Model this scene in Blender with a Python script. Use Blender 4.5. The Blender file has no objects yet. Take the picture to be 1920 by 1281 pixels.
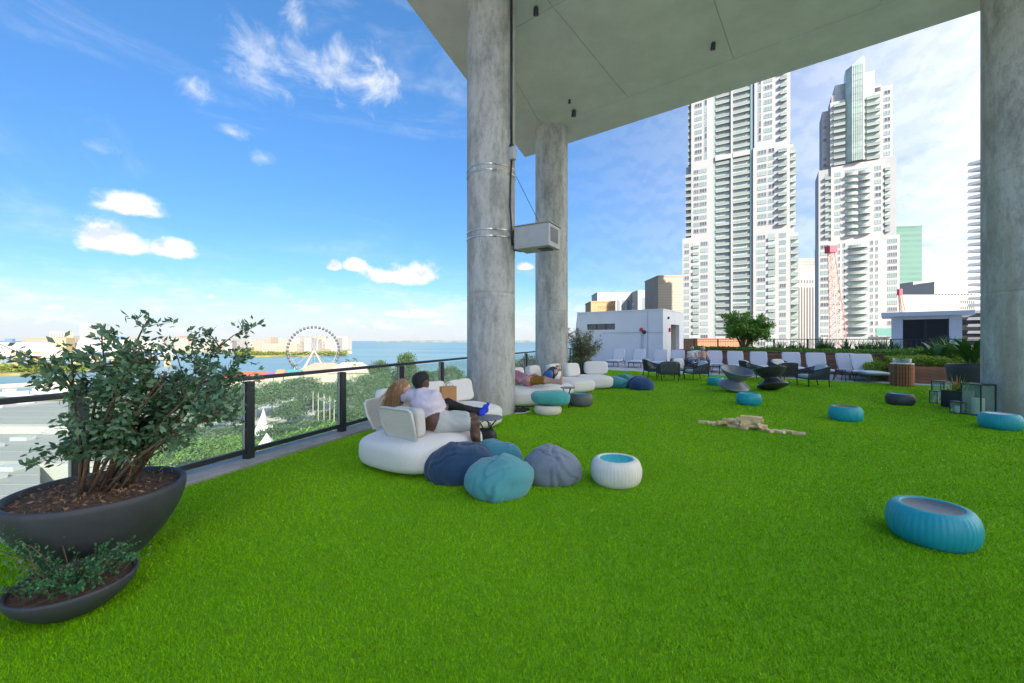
import bpy, bmesh, math, random
import numpy as np
from mathutils import Vector, Matrix, noise

# ------------------------------------------------------------------ camera, sky, sun, exposure
F, CX, HY, EYE = 784.0, 960.0, 637.0, 1.58          # focal (px of a 1920 wide frame), centre, horizon row, eye height
SUN_AZ, SUN_EL = math.radians(152), math.radians(30)  # azimuth clockwise from +Y (the view direction)
scene = bpy.context.scene
COL = scene.collection
cam_d = bpy.data.cameras.new('camera'); cam = bpy.data.objects.new('camera', cam_d); COL.objects.link(cam)
cam.location = (0, 0, EYE); cam.rotation_euler = (math.pi / 2, 0, 0)
cam_d.sensor_width = 36; cam_d.lens = F / 1920 * 36
cam_d.shift_y = -(640.5 - HY) / 1920
cam_d.clip_start = 0.05; cam_d.clip_end = 60000
scene.camera = cam
scene.view_settings.view_transform = 'Standard'; scene.view_settings.look = 'None'
scene.view_settings.exposure = 2.7; scene.view_settings.gamma = 1

world = bpy.data.worlds.new('World'); scene.world = world; world.use_nodes = True
wn, wl = world.node_tree.nodes, world.node_tree.links
wn.clear()
def W(t, **k):
    n = wn.new(t)
    for a, b in k.items(): setattr(n, a, b)
    return n
def wm(op, a, b=None, c=None, clamp=False):
    n = W('ShaderNodeMath', operation=op, use_clamp=clamp)
    for i, x in enumerate((a, b, c)):
        if x is None: continue
        if isinstance(x, (int, float)): n.inputs[i].default_value = x
        else: wl.new(x, n.inputs[i])
    return n.outputs[0]
def wsmooth(x, lo, hi, a=0.0, b=1.0):
    n = W('ShaderNodeMapRange', interpolation_type='SMOOTHSTEP')
    wl.new(x, n.inputs[0])
    for i, v in enumerate((lo, hi, a, b)): n.inputs[i + 1].default_value = v
    return n.outputs[0]
sky = W('ShaderNodeTexSky', sky_type='NISHITA', sun_disc=False)
sky.sun_elevation = SUN_EL; sky.sun_rotation = SUN_AZ
sky.altitude = 40; sky.air_density = 1.0; sky.dust_density = 0.6; sky.ozone_density = 3.0
tc = W('ShaderNodeTexCoord'); sp = W('ShaderNodeSeparateXYZ'); wl.new(tc.outputs['Generated'], sp.inputs[0])
azn = wm('ARCTAN2', sp.outputs[0], sp.outputs[1]); eln = wm('ARCSINE', sp.outputs[2])
def wnoise(sx, sy, scale, detail=6, rough=0.55, off=0.0, dist=0.0, de=0.0):
    cb = W('ShaderNodeCombineXYZ')
    wl.new(wm('MULTIPLY', azn, sx), cb.inputs[0]); wl.new(wm('MULTIPLY', wm('ADD', eln, de), sy), cb.inputs[1]); cb.inputs[2].default_value = off
    n = W('ShaderNodeTexNoise', noise_dimensions='3D'); wl.new(cb.outputs[0], n.inputs['Vector'])
    n.inputs['Scale'].default_value = scale; n.inputs['Detail'].default_value = detail
    n.inputs['Roughness'].default_value = rough; n.inputs['Distortion'].default_value = dist
    return n.outputs[0]
puff = wnoise(1, 1.25, 16, 7, 0.58, 3.1)
wisp = wnoise(1, 1.2, 11, 8, 0.66, 8.7, 0.6)
def azel(px, py):
    a = math.atan((px - CX) / F)
    return a, math.atan((HY - py) / F * math.cos(a))
def blob(px, py, wpx, hpx, flat=0.55, amp=1.5, nz=None, lo=0.12, hi=0.5):
    a0, e0 = azel(px, py + hpx * 0.25); a1, _ = azel(px + wpx / 2, py); a2, _ = azel(px - wpx / 2, py)
    _, e1 = azel(px, py - hpx / 2); _, e2 = azel(px, py + hpx / 2)
    sa = (a1 - a2) / 2 * 1.1; se = (e1 - e2) * 0.92
    du = wm('DIVIDE', wm('SUBTRACT', azn, a0), sa)
    dv = wm('DIVIDE', wm('SUBTRACT', eln, e0), se)
    dvn = wm('DIVIDE', wm('MINIMUM', dv, 0.0), flat); dvp = wm('MAXIMUM', dv, 0.0)
    d = wm('SQRT', wm('ADD', wm('MULTIPLY', du, du), wm('ADD', wm('MULTIPLY', dvn, dvn), wm('MULTIPLY', dvp, dvp))))
    v = wm('ADD', wm('SUBTRACT', 1.0, d), wm('MULTIPLY', wm('SUBTRACT', nz, 0.5), amp))
    return wsmooth(v, lo, hi), dv
masks = []; shade = None
for (px, py, w_, h_, am) in ((250, 378, 165, 50, 1.3), (215, 443, 190, 66, 1.3), (325, 462, 120, 40, 1.3), (760, 510, 170, 44, 1.7), (668, 494, 46, 26, 1.6), (625, 497, 34, 18, 1.4),
                             (985, 498, 44, 16, 1.4), (770, 586, 120, 18, 1.8), (396, 555, 40, 10, 1.5), (100, 575, 70, 10, 1.6)):
    m, dv = blob(px, py, w_, h_, 0.42, am, puff, 0.08, 0.62)
    masks.append(m)
for (px, py, w_, h_, k) in ((630, 110, 230, 90, 0.5), (480, 95, 150, 90, 0.38), (360, 150, 80, 45, 0.5), (560, 20, 70, 70, 0.42), (700, 135, 130, 60, 0.62), (185, 273, 110, 22, 0.35), (435, 243, 70, 18, 0.4), (490, 290, 60, 20, 0.3)):
    m, dv = blob(px, py, w_, h_, 0.9, 3.6, wisp, 0.1, 1.25)
    masks.append(wm('MULTIPLY', m, k))
cum = masks[0]
for m in masks[1:]: cum = wm('MAXIMUM', cum, m)
# thin veils of cirrus over the whole sky, a low bank of small clouds round the horizon, hazier towards the sun's side
cir = wsmooth(wnoise(1.0, 3.2, 2.6, 8, 0.6, 1.7, 0.8), 0.50, 0.80, 0.0, 0.22)
bankn = wsmooth(wnoise(1.0, 3.6, 13, 6, 0.6, 5.5), 0.44, 0.66)
bank = wm('MULTIPLY', wm('MULTIPLY', bankn, wsmooth(eln, 0.0, 0.03)), wsmooth(eln, 0.16, 0.06, 0.0, 0.38))
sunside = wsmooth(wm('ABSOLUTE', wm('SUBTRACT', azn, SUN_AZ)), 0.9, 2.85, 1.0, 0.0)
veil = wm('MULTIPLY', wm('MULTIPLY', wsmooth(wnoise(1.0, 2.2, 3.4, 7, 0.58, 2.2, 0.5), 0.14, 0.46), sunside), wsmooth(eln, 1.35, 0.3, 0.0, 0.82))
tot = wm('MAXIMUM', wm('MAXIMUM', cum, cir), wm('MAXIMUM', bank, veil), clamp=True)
mix = W('ShaderNodeMix', data_type='RGBA')
wl.new(tot, mix.inputs['Factor'])
hs = W('ShaderNodeHueSaturation'); hs.inputs['Saturation'].default_value = 1.22; hs.inputs['Value'].default_value = 1.0
wl.new(sky.outputs[0], hs.inputs['Color'])
tone = W('ShaderNodeMix', data_type='RGBA', blend_type='MULTIPLY'); tone.inputs['Factor'].default_value = 1.0
wl.new(hs.outputs[0], tone.inputs['A'])
tr_ = W('ShaderNodeValToRGB'); wl.new(wsmooth(eln, 0.0, 0.75), tr_.inputs[0])
tr_.color_ramp.elements[0].color = (0.46, 0.55, 0.70, 1); tr_.color_ramp.elements[1].color = (1.0, 1.0, 1.0, 1)
wl.new(tr_.outputs[0], tone.inputs['B'])
hzm = W('ShaderNodeMix', data_type='RGBA'); wl.new(wsmooth(eln, 0.13, 0.0, 0.0, 0.85), hzm.inputs['Factor'])
wl.new(tone.outputs['Result'], hzm.inputs['A']); hzm.inputs['B'].default_value = (3.35, 3.55, 3.85, 1)
wl.new(hzm.outputs['Result'], mix.inputs['A'])
puff_up = wnoise(1, 1.25, 16, 7, 0.58, 3.1, 0.0, 0.014)
cloudcol = W('ShaderNodeMix', data_type='RGBA'); wl.new(wsmooth(wm('SUBTRACT', puff, puff_up), -0.10, 0.08), cloudcol.inputs['Factor'])  # cloud tops painted lighter, as if lit from above
SKYK = 0.040
cloudcol.inputs['A'].default_value = (3.3, 3.5, 3.8, 1); cloudcol.inputs['B'].default_value = (5.0, 4.95, 4.8, 1)
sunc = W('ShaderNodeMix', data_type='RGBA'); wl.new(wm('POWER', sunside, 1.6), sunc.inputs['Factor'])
wl.new(cloudcol.outputs['Result'], sunc.inputs['A']); sunc.inputs['B'].default_value = (15.0, 14.3, 13.2, 1)  # sun-side cloud brightened, mostly out of view, to add light on the terrace
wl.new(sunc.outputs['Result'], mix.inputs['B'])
bg = W('ShaderNodeBackground'); bg.inputs['Strength'].default_value = SKYK
wl.new(mix.outputs['Result'], bg.inputs['Color'])
world.cycles.sampling_method = 'MANUAL'; world.cycles.sample_map_resolution = 512
wo = W('ShaderNodeOutputWorld'); wl.new(bg.outputs[0], wo.inputs['Surface'])

SUNV = Vector((math.sin(SUN_AZ) * math.cos(SUN_EL), math.cos(SUN_AZ) * math.cos(SUN_EL), math.sin(SUN_EL)))
sd = bpy.data.lights.new('sun', 'SUN'); sd.energy = 2.0; sd.angle = math.radians(0.5); sd.color = (1.0, 0.90, 0.76)
so = bpy.data.objects.new('sun', sd); COL.objects.link(so); so.rotation_euler = SUNV.to_track_quat('Z', 'Y').to_euler()
so.location = (60, -20, 60)

# ------------------------------------------------------------------ helpers
R = random.Random(7)
NP = np.random.RandomState(11)
def G(px, py, z=0.0):
    Y = (EYE - z) * F / (py - HY); return Vector(((px - CX) / F * Y, Y, z))
def D(px, py, Y):
    return Vector(((px - CX) / F * Y, Y, EYE - (py - HY) / F * Y))
class MB:
    def __init__(s): s.v = []; s.f = []; s.m = []
    def add(s, vs, fs, mi=0):
        o = len(s.v); s.v += [tuple(v) for v in vs]; s.f += [tuple(i + o for i in f) for f in fs]; s.m += [mi] * len(fs); return s
    def box(s, c, d, rz=0.0, mi=0, M=None):
        x, y, z = d[0] / 2, d[1] / 2, d[2] / 2
        vs = [Vector((a * x, b * y, e * z)) for e in (-1, 1) for b in (-1, 1) for a in (-1, 1)]
        mm = M if M is not None else Matrix.Rotation(rz, 3, 'Z')
        return s.add([mm @ v + Vector(c) for v in vs], [(0, 2, 3, 1), (4, 5, 7, 6), (0, 1, 5, 4), (2, 6, 7, 3), (0, 4, 6, 2), (1, 3, 7, 5)], mi)
    def b2(s, lo, hi, mi=0):
        return s.box([(a + b) / 2 for a, b in zip(lo, hi)], [b - a for a, b in zip(lo, hi)], 0, mi)
    def bar(s, a, b, w, h, mi=0, up=(0, 0, 1)):
        a, b = Vector(a), Vector(b); y = (b - a); L = y.length; y.normalize(); u = Vector(up)
        if abs(y.dot(u)) > 0.99: u = Vector((1, 0, 0))
        x = y.cross(u).normalized(); z = x.cross(y)
        M = Matrix((x, y, z)).transposed()
        return s.box((a + b) / 2, (w, L, h), 0, mi, M)
    def tube(s, pts, r, n=8, mi=0, cap=True):
        pts = [Vector(p) for p in pts]; k = len(pts)
        rs = r if isinstance(r, (list, tuple)) else [r] * k
        vs, fs = [], []; px = None
        for i, p in enumerate(pts):
            t = (pts[min(i + 1, k - 1)] - pts[max(i - 1, 0)]).normalized()
            if px is None: px = t.orthogonal().normalized()
            px = (px - t * px.dot(t)).normalized(); py = t.cross(px)
            vs += [p + (px * math.cos(2 * math.pi * j / n) + py * math.sin(2 * math.pi * j / n)) * rs[i] for j in range(n)]
        for i in range(k - 1):
            for j in range(n):
                fs.append((i * n + j, i * n + (j + 1) % n, (i + 1) * n + (j + 1) % n, (i + 1) * n + j))
        if cap: fs += [tuple(range(n))[::-1], tuple((k - 1) * n + j for j in range(n))]
        return s.add(vs, fs, mi)
    def lathe(s, prof, n=32, c=(0, 0, 0), mi=0, M=None, capb=False, capt=False, rf=None):
        vs, fs = [], []
        for (r, z) in prof:
            for j in range(n):
                a = 2 * math.pi * j / n; rr = r * (rf(j, n, r, z) if rf else 1)
                v = Vector((rr * math.cos(a), rr * math.sin(a), z))
                vs.append((M @ v if M else v) + Vector(c))
        k = len(prof)
        for i in range(k - 1):
            for j in range(n):
                fs.append((i * n + j, i * n + (j + 1) % n, (i + 1) * n + (j + 1) % n, (i + 1) * n + j))
        if capb: fs.append(tuple(range(n))[::-1])
        if capt: fs.append(tuple((k - 1) * n + j for j in range(n)))
        return s.add(vs, fs, mi)
    def prism(s, poly, z0, z1, mi=0):
        n = len(poly); a = sum(poly[i][0] * poly[(i + 1) % n][1] - poly[(i + 1) % n][0] * poly[i][1] for i in range(n))
        if a < 0: poly = poly[::-1]
        vs = [(p[0], p[1], z0) for p in poly] + [(p[0], p[1], z1) for p in poly]
        fs = [tuple(range(n))[::-1], tuple(range(n, 2 * n))] + [(i, (i + 1) % n, n + (i + 1) % n, n + i) for i in range(n)]
        return s.add(vs, fs, mi)
    def sq(s, c, d, e1=0.5, e2=0.5, n=28, m=14, mi=0, M=None, fn=None):
        """superellipsoid: half sizes d, exponents e1 (vertical), e2 (plan)"""
        sg = lambda x, e: math.copysign(abs(x) ** e, x)
        vs, fs = [], []
        for i in range(m + 1):
            p = -math.pi / 2 + math.pi * i / m
            for j in range(n):
                a = 2 * math.pi * j / n
                v = Vector((d[0] * sg(math.cos(p), e1) * sg(math.cos(a), e2), d[1] * sg(math.cos(p), e1) * sg(math.sin(a), e2), d[2] * sg(math.sin(p), e1)))
                if fn: v = fn(v)
                vs.append((M @ v if M else v) + Vector(c))
        for i in range(m):
            for j in range(n):
                fs.append((i * n + j, i * n + (j + 1) % n, (i + 1) * n + (j + 1) % n, (i + 1) * n + j))
        return s.add(vs, fs, mi)
    def build(s, name, mats, parent=None, smooth=False, bevel=0.0, seg=2, loc=None, rz=None):
        me = bpy.data.meshes.new(name); me.from_pydata(s.v, [], s.f)
        if not isinstance(mats, (list, tuple)): mats = [mats]
        for m in mats: me.materials.append(m)
        if len(mats) > 1: me.polygons.foreach_set('material_index', s.m)
        if smooth: me.polygons.foreach_set('use_smooth', [True] * len(s.f))
        me.update()
        return ob(name, me, parent, bevel, seg, loc, rz)
def ob(name, me, parent=None, bevel=0.0, seg=2, loc=None, rz=None):
    o = bpy.data.objects.new(name, me); COL.objects.link(o)
    if parent: o.parent = parent
    if loc is not None: o.location = loc
    if rz is not None: o.rotation_euler = (0, 0, rz)
    if bevel:
        b = o.modifiers.new('bevel', 'BEVEL'); b.width = bevel; b.segments = seg; b.limit_method = 'ANGLE'
    return o
def tag(o, label=None, cat=None, group=None, kind=None):
    if label: o['label'] = label
    if cat: o['category'] = cat
    if group: o['group'] = group
    if kind: o['kind'] = kind
    return o
def thing(name, label, cat, loc=(0, 0, 0), rz=0.0, group=None):
    o = bpy.data.objects.new(name, None); COL.objects.link(o); o.empty_display_size = 0.2
    o.location = loc; o.rotation_euler = (0, 0, rz)
    return tag(o, label, cat, group)
def dup(root, loc=None, rz=None, label=None, group=None, parent=None):
    r = root.copy(); COL.objects.link(r)
    if parent: r.parent = parent
    if loc is not None: r.location = loc
    if rz is not None: r.rotation_euler = (0, 0, rz)
    tag(r, label, None, group)
    for ch in list(root.children): dup(ch, parent=r)
    return r
def npmesh(name, V, Fc, mat, parent=None, smooth=False):
    """V (n,3) float, Fc (m,k) int: fast mesh from arrays"""
    me = bpy.data.meshes.new(name); n, k = Fc.shape
    me.vertices.add(len(V)); me.vertices.foreach_set('co', np.ascontiguousarray(V, dtype=np.float32).ravel())
    me.loops.add(n * k); me.loops.foreach_set('vertex_index', np.ascontiguousarray(Fc, dtype=np.int32).ravel())
    me.polygons.add(n); me.polygons.foreach_set('loop_start', np.arange(0, n * k, k, dtype=np.int32))
    me.polygons.foreach_set('loop_total', np.full(n, k, dtype=np.int32))
    if smooth: me.polygons.foreach_set('use_smooth', np.ones(n, dtype=bool))
    me.update(calc_edges=True); me.validate()
    for m in (mat if isinstance(mat, (list, tuple)) else [mat]): me.materials.append(m)
    return ob(name, me, parent)

# ------------------------------------------------------------------ materials
MATS = {}
def mat(name, col, rough=0.7, var=0.0, vs=4.0, col2=None, bump=0.0, bs=40.0, metal=0.0, spec=0.5, rnd=0.0, stretch=None, sheen=0.0, detail=5.0, trans=0.0, coat=0.0, sub=0.0):
    if name in MATS: return MATS[name]
    m = bpy.data.materials.new(name); m.use_nodes = True; nt = m.node_tree; b = nt.nodes['Principled BSDF']
    L = nt.links.new
    b.inputs['Roughness'].default_value = rough; b.inputs['Metallic'].default_value = metal
    b.inputs['Specular IOR Level'].default_value = spec
    if sheen: b.inputs['Sheen Weight'].default_value = sheen
    if coat: b.inputs['Coat Weight'].default_value = coat
    if trans: b.inputs['Transmission Weight'].default_value = trans
    b.inputs['Base Color'].default_value = (*col, 1)
    tcn = nt.nodes.new('ShaderNodeTexCoord'); src = tcn.outputs['Object']
    if stretch:
        mp = nt.nodes.new('ShaderNodeMapping'); mp.inputs['Scale'].default_value = stretch; L(src, mp.inputs[0]); src = mp.outputs[0]
    out = None
    if var or col2:
        nz = nt.nodes.new('ShaderNodeTexNoise'); nz.inputs['Scale'].default_value = vs; nz.inputs['Detail'].default_value = detail
        nz.inputs['Roughness'].default_value = 0.6
        L(src, nz.inputs['Vector'])
        c2 = col2 if col2 else tuple(min(1, c * (1 + var)) for c in col)
        c1 = col if col2 else tuple(c * (1 - var) for c in col)
        rp = nt.nodes.new('ShaderNodeValToRGB'); rp.color_ramp.elements[0].position = 0.36; rp.color_ramp.elements[1].position = 0.64
        rp.color_ramp.elements[0].color = (*c1, 1); rp.color_ramp.elements[1].color = (*c2, 1)
        L(nz.outputs[0], rp.inputs[0]); out = rp.outputs[0]
    if rnd:
        oi = nt.nodes.new('ShaderNodeObjectInfo'); h = nt.nodes.new('ShaderNodeHueSaturation')
        mr = nt.nodes.new('ShaderNodeMapRange'); mr.inputs[3].default_value = 1 - rnd; mr.inputs[4].default_value = 1 + rnd
        L(oi.outputs['Random'], mr.inputs[0]); L(mr.outputs[0], h.inputs['Value'])
        if out: L(out, h.inputs['Color'])
        else: h.inputs['Color'].default_value = (*col, 1)
        out = h.outputs[0]
    if out: L(out, b.inputs['Base Color'])
    if bump:
        n2 = nt.nodes.new('ShaderNodeTexNoise'); n2.inputs['Scale'].default_value = bs; n2.inputs['Detail'].default_value = 4
        L(src, n2.inputs['Vector'])
        bp = nt.nodes.new('ShaderNodeBump'); bp.inputs['Strength'].default_value = bump; bp.inputs['Distance'].default_value = 0.02
        L(n2.outputs[0], bp.inputs['Height']); L(bp.outputs[0], b.inputs['Normal'])
    MATS[name] = m
    return m
def leafmat(name, c1, c2, rough=0.5, trans=0.25, vs=3.0, rnd=0.12):
    if name in MATS: return MATS[name]
    m = bpy.data.materials.new(name); m.use_nodes = True; nt = m.node_tree; b = nt.nodes['Principled BSDF']; L = nt.links.new
    g = nt.nodes.new('ShaderNodeNewGeometry'); rp = nt.nodes.new('ShaderNodeValToRGB')
    rp.color_ramp.elements[0].color = (*c1, 1); rp.color_ramp.elements[1].color = (*c2, 1)
    L(g.outputs['Random Per Island'], rp.inputs[0])
    oi = nt.nodes.new('ShaderNodeObjectInfo'); h = nt.nodes.new('ShaderNodeHueSaturation')
    mr = nt.nodes.new('ShaderNodeMapRange'); mr.inputs[3].default_value = 1 - rnd; mr.inputs[4].default_value = 1 + rnd
    L(oi.outputs['Random'], mr.inputs[0]); L(mr.outputs[0], h.inputs['Value']); L(rp.outputs[0], h.inputs['Color'])
    L(h.outputs[0], b.inputs['Base Color']); b.inputs['Roughness'].default_value = rough
    tr = nt.nodes.new('ShaderNodeBsdfTranslucent'); L(h.outputs[0], tr.inputs['Color'])
    ms = nt.nodes.new('ShaderNodeMixShader'); ms.inputs[0].default_value = trans
    L(b.outputs[0], ms.inputs[1]); L(tr.outputs[0], ms.inputs[2]); L(ms.outputs[0], nt.nodes['Material Output'].inputs['Surface'])
    MATS[name] = m; return m
def glassmat(name, tint, clear=0.82, rough=0.02):
    """thin architectural pane: mostly see-through, with a Fresnel reflection"""
    if name in MATS: return MATS[name]
    m = bpy.data.materials.new(name); m.use_nodes = True; nt = m.node_tree; L = nt.links.new
    nt.nodes.remove(nt.nodes['Principled BSDF'])
    t = nt.nodes.new('ShaderNodeBsdfTransparent'); t.inputs[0].default_value = (*tint, 1)
    g = nt.nodes.new('ShaderNodeBsdfGlossy'); g.inputs['Roughness'].default_value = rough
    d = nt.nodes.new('ShaderNodeBsdfDiffuse'); d.inputs[0].default_value = (0.55, 0.62, 0.6, 1)
    fr0 = nt.nodes.new('ShaderNodeFresnel'); fr0.inputs[0].default_value = 1.45
    ge = nt.nodes.new('ShaderNodeNewGeometry'); fr = nt.nodes.new('ShaderNodeMix'); fr.data_type = 'FLOAT'
    L(ge.outputs['Backfacing'], fr.inputs['Factor']); L(fr0.outputs[0], fr.inputs['A']); fr.inputs['B'].default_value = 0.0
    m1 = nt.nodes.new('ShaderNodeMixShader'); m1.inputs[0].default_value = 1 - clear
    L(t.outputs[0], m1.inputs[1]); L(d.outputs[0], m1.inputs[2])
    m2 = nt.nodes.new('ShaderNodeMixShader'); L(fr.outputs['Result'], m2.inputs[0]); L(m1.outputs[0], m2.inputs[1]); L(g.outputs[0], m2.inputs[2])
    L(m2.outputs[0], nt.nodes['Material Output'].inputs['Surface'])
    MATS[name] = m; return m

M_dark = mat('dark_metal', (0.03, 0.036, 0.042), 0.45, metal=0.3)
M_white = mat('white_paint', (0.78, 0.78, 0.78), 0.6, var=0.03, vs=2)
def concrete_mat(name, base, dark, warm, streak=True):
    m = bpy.data.materials.new(name); m.use_nodes = True; nt = m.node_tree; b = nt.nodes['Principled BSDF']; L = nt.links.new
    b.inputs['Roughness'].default_value = 0.82
    t = nt.nodes.new('ShaderNodeTexCoord')
    def nz(scale, st, det=6, ro=0.62):
        mp = nt.nodes.new('ShaderNodeMapping'); mp.inputs['Scale'].default_value = st; L(t.outputs['Object'], mp.inputs[0])
        n = nt.nodes.new('ShaderNodeTexNoise'); n.inputs['Scale'].default_value = scale; n.inputs['Detail'].default_value = det; n.inputs['Roughness'].default_value = ro
        L(mp.outputs[0], n.inputs['Vector']); return n.outputs[0]
    def ramp(x, p0, p1, c0, c1):
        r = nt.nodes.new('ShaderNodeValToRGB'); r.color_ramp.elements[0].position = p0; r.color_ramp.elements[1].position = p1
        r.color_ramp.elements[0].color = (*c0, 1); r.color_ramp.elements[1].color = (*c1, 1); L(x, r.inputs[0]); return r.outputs[0]
    def mixc(fac, a, bb):
        x = nt.nodes.new('ShaderNodeMix'); x.data_type = 'RGBA'; L(fac, x.inputs['Factor'])
        for s_, v in (('A', a), ('B', bb)):
            if isinstance(v, tuple): x.inputs[s_].default_value = (*v, 1)
            else: L(v, x.inputs[s_])
        return x.outputs['Result']
    def fac(x, lo, hi, mx=1.0):
        r = nt.nodes.new('ShaderNodeMapRange'); L(x, r.inputs[0]); r.inputs[1].default_value = lo; r.inputs[2].default_value = hi; r.inputs[4].default_value = mx; return r.outputs[0]
    c = ramp(nz(1.3, (1, 1, 1)), 0.35, 0.68, tuple(x * 0.86 for x in base), base)
    if streak:
        c = mixc(fac(nz(1.7, (1.5, 1.5, 0.55), 9, 0.75), 0.46, 0.62, 0.72), c, dark)
        c = mixc(fac(nz(1.5, (1.6, 1.6, 0.10), 4, 0.6), 0.50, 0.66, 0.7), c, warm)
        c = mixc(fac(nz(14, (1, 1, 0.5), 6, 0.75), 0.50, 0.68, 0.55), c, dark)
    else:
        c = mixc(fac(nz(0.9, (1, 1, 1), 7, 0.7), 0.5, 0.75, 0.35), c, dark)
    L(c, b.inputs['Base Color'])
    bp = nt.nodes.new('ShaderNodeBump'); bp.inputs['Strength'].default_value = 0.25; bp.inputs['Distance'].default_value = 0.01
    L(nz(22, (1, 1, 1), 6), bp.inputs['Height']); L(bp.outputs[0], b.inputs['Normal'])
    MATS[name] = m; return m
M_conc = concrete_mat('column_concrete', (0.55, 0.545, 0.53), (0.20, 0.21, 0.205), (0.30, 0.25, 0.18))
M_ceil = concrete_mat('ceiling_concrete', (0.78, 0.75, 0.76), (0.62, 0.60, 0.605), (0.33, 0.3, 0.26), False)
M_curb = concrete_mat('curb_concrete', (0.40, 0.40, 0.39), (0.24, 0.24, 0.23), (0.3, 0.28, 0.25))
M_pave = mat('paving', (0.47, 0.47, 0.47), 0.8, var=0.07, vs=1.2, bump=0.1, bs=60)

# ------------------------------------------------------------------ terrace structure
DR = Vector((0.36, 1.0, 0)).normalized()             # along the balustrade
D2 = Vector((0.7977, -0.603, 0)); D2P = Vector((0.603, 0.7977, 0))   # along the slab's far edge, and square to it
RAILX = lambda Y: -5.402 + 0.36 * Y
CEIL = EYE + 7.4
SC = Vector((0.53, 16.94, 0))                          # far corner of the slab above
# turf back edge line passes here, running along D2
TE = Vector((7.68, 18.9, 0))
def tedge(X): return TE.y - 0.738 * (X - TE.x)
TURF = [(RAILX(-6) + 0.35, -6), (RAILX(21.0) + 0.35, 21.0), (RAILX(21.0) + 0.4, 21.0), (20.0, tedge(20.0)), (34, tedge(20) - 10), (34, -6)]
def clip_half(poly, p, n):
    out = []
    for i in range(len(poly)):
        a, b = Vector(poly[i]), Vector(poly[(i + 1) % len(poly)])
        da, db = (a - p).dot(n), (b - p).dot(n)
        if da >= 0: out.append(tuple(a))
        if (da >= 0) != (db >= 0): out.append(tuple(a + (b - a) * (da / (da - db))))
    return out
TURF = [(RAILX(0.9) + 0.30, 0.9), (RAILX(23.2) + 0.30, 23.2), (20.0, tedge(20.0)), (32.0, tedge(32.0)), (32, 0.9)]

def turf_mat():
    m = bpy.data.materials.new('artificial_turf'); m.use_nodes = True; nt = m.node_tree; b = nt.nodes['Principled BSDF']; L = nt.links.new
    t = nt.nodes.new('ShaderNodeTexCoord')
    def nz(s, d=5):
        n = nt.nodes.new('ShaderNodeTexNoise'); n.inputs['Scale'].default_value = s; n.inputs['Detail'].default_value = d; L(t.outputs['Object'], n.inputs['Vector']); return n.outputs[0]
    r = nt.nodes.new('ShaderNodeValToRGB'); r.color_ramp.elements[0].position = 0.3; r.color_ramp.elements[1].position = 0.7
    r.color_ramp.elements[0].color = (0.22, 0.60, 0.002, 1); r.color_ramp.elements[1].color = (0.37, 0.76, 0.003, 1)
    L(nz(0.55, 9), r.inputs[0])
    tb = nt.nodes.new('ShaderNodeMix'); tb.data_type = 'RGBA'; mr2 = nt.nodes.new('ShaderNodeMapRange'); L(nz(14, 6), mr2.inputs[0]); mr2.inputs[1].default_value = 0.52; mr2.inputs[2].default_value = 0.72; mr2.inputs[4].default_value = 0.3
    L(mr2.outputs[0], tb.inputs['Factor']); L(r.outputs[0], tb.inputs['A']); tb.inputs['B'].default_value = (0.30, 0.40, 0.008, 1)
    g = nt.nodes.new('ShaderNodeNewGeometry'); h = nt.nodes.new('ShaderNodeHueSaturation')
    mr = nt.nodes.new('ShaderNodeMapRange'); mr.inputs[3].default_value = 0.62; mr.inputs[4].default_value = 1.3
    L(g.outputs['Random Per Island'], mr.inputs[0]); L(mr.outputs[0], h.inputs['Value']); L(tb.outputs['Result'], h.inputs['Color'])
    vm = nt.nodes.new('ShaderNodeVectorMath'); vm.operation = 'MULTIPLY_ADD'; vm.inputs[1].default_value = (0.45, 0.45, 0.45); vm.inputs[2].default_value = (0, 0, 0.8)
    L(g.outputs['Normal'], vm.inputs[0]); vn = nt.nodes.new('ShaderNodeVectorMath'); vn.operation = 'NORMALIZE'; L(vm.outputs[0], vn.inputs[0]); L(vn.outputs[0], b.inputs['Normal'])
    L(h.outputs[0], b.inputs['Base Color']); b.inputs['Roughness'].default_value = 0.6; b.inputs['Specular IOR Level'].default_value = 0.08
    tr = nt.nodes.new('ShaderNodeBsdfTranslucent'); L(h.outputs[0], tr.inputs['Color'])
    ms = nt.nodes.new('ShaderNodeMixShader'); ms.inputs[0].default_value = 0.15
    L(b.outputs[0], ms.inputs[1]); L(tr.outputs[0], ms.inputs[2]); L(ms.outputs[0], nt.nodes['Material Output'].inputs['Surface'])
    return m
M_turf = turf_mat()
def sub_turf():
    m = mat('turf_backing', (0.14, 0.36, 0.002), 0.95, col2=(0.23, 0.50, 0.003), vs=55, bump=0.6, bs=160, detail=8)
    return m
mb = MB(); mb.prism(TURF, -0.06, 0.0)
tag(mb.build('turf_base', sub_turf()), kind='structure')

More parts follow.
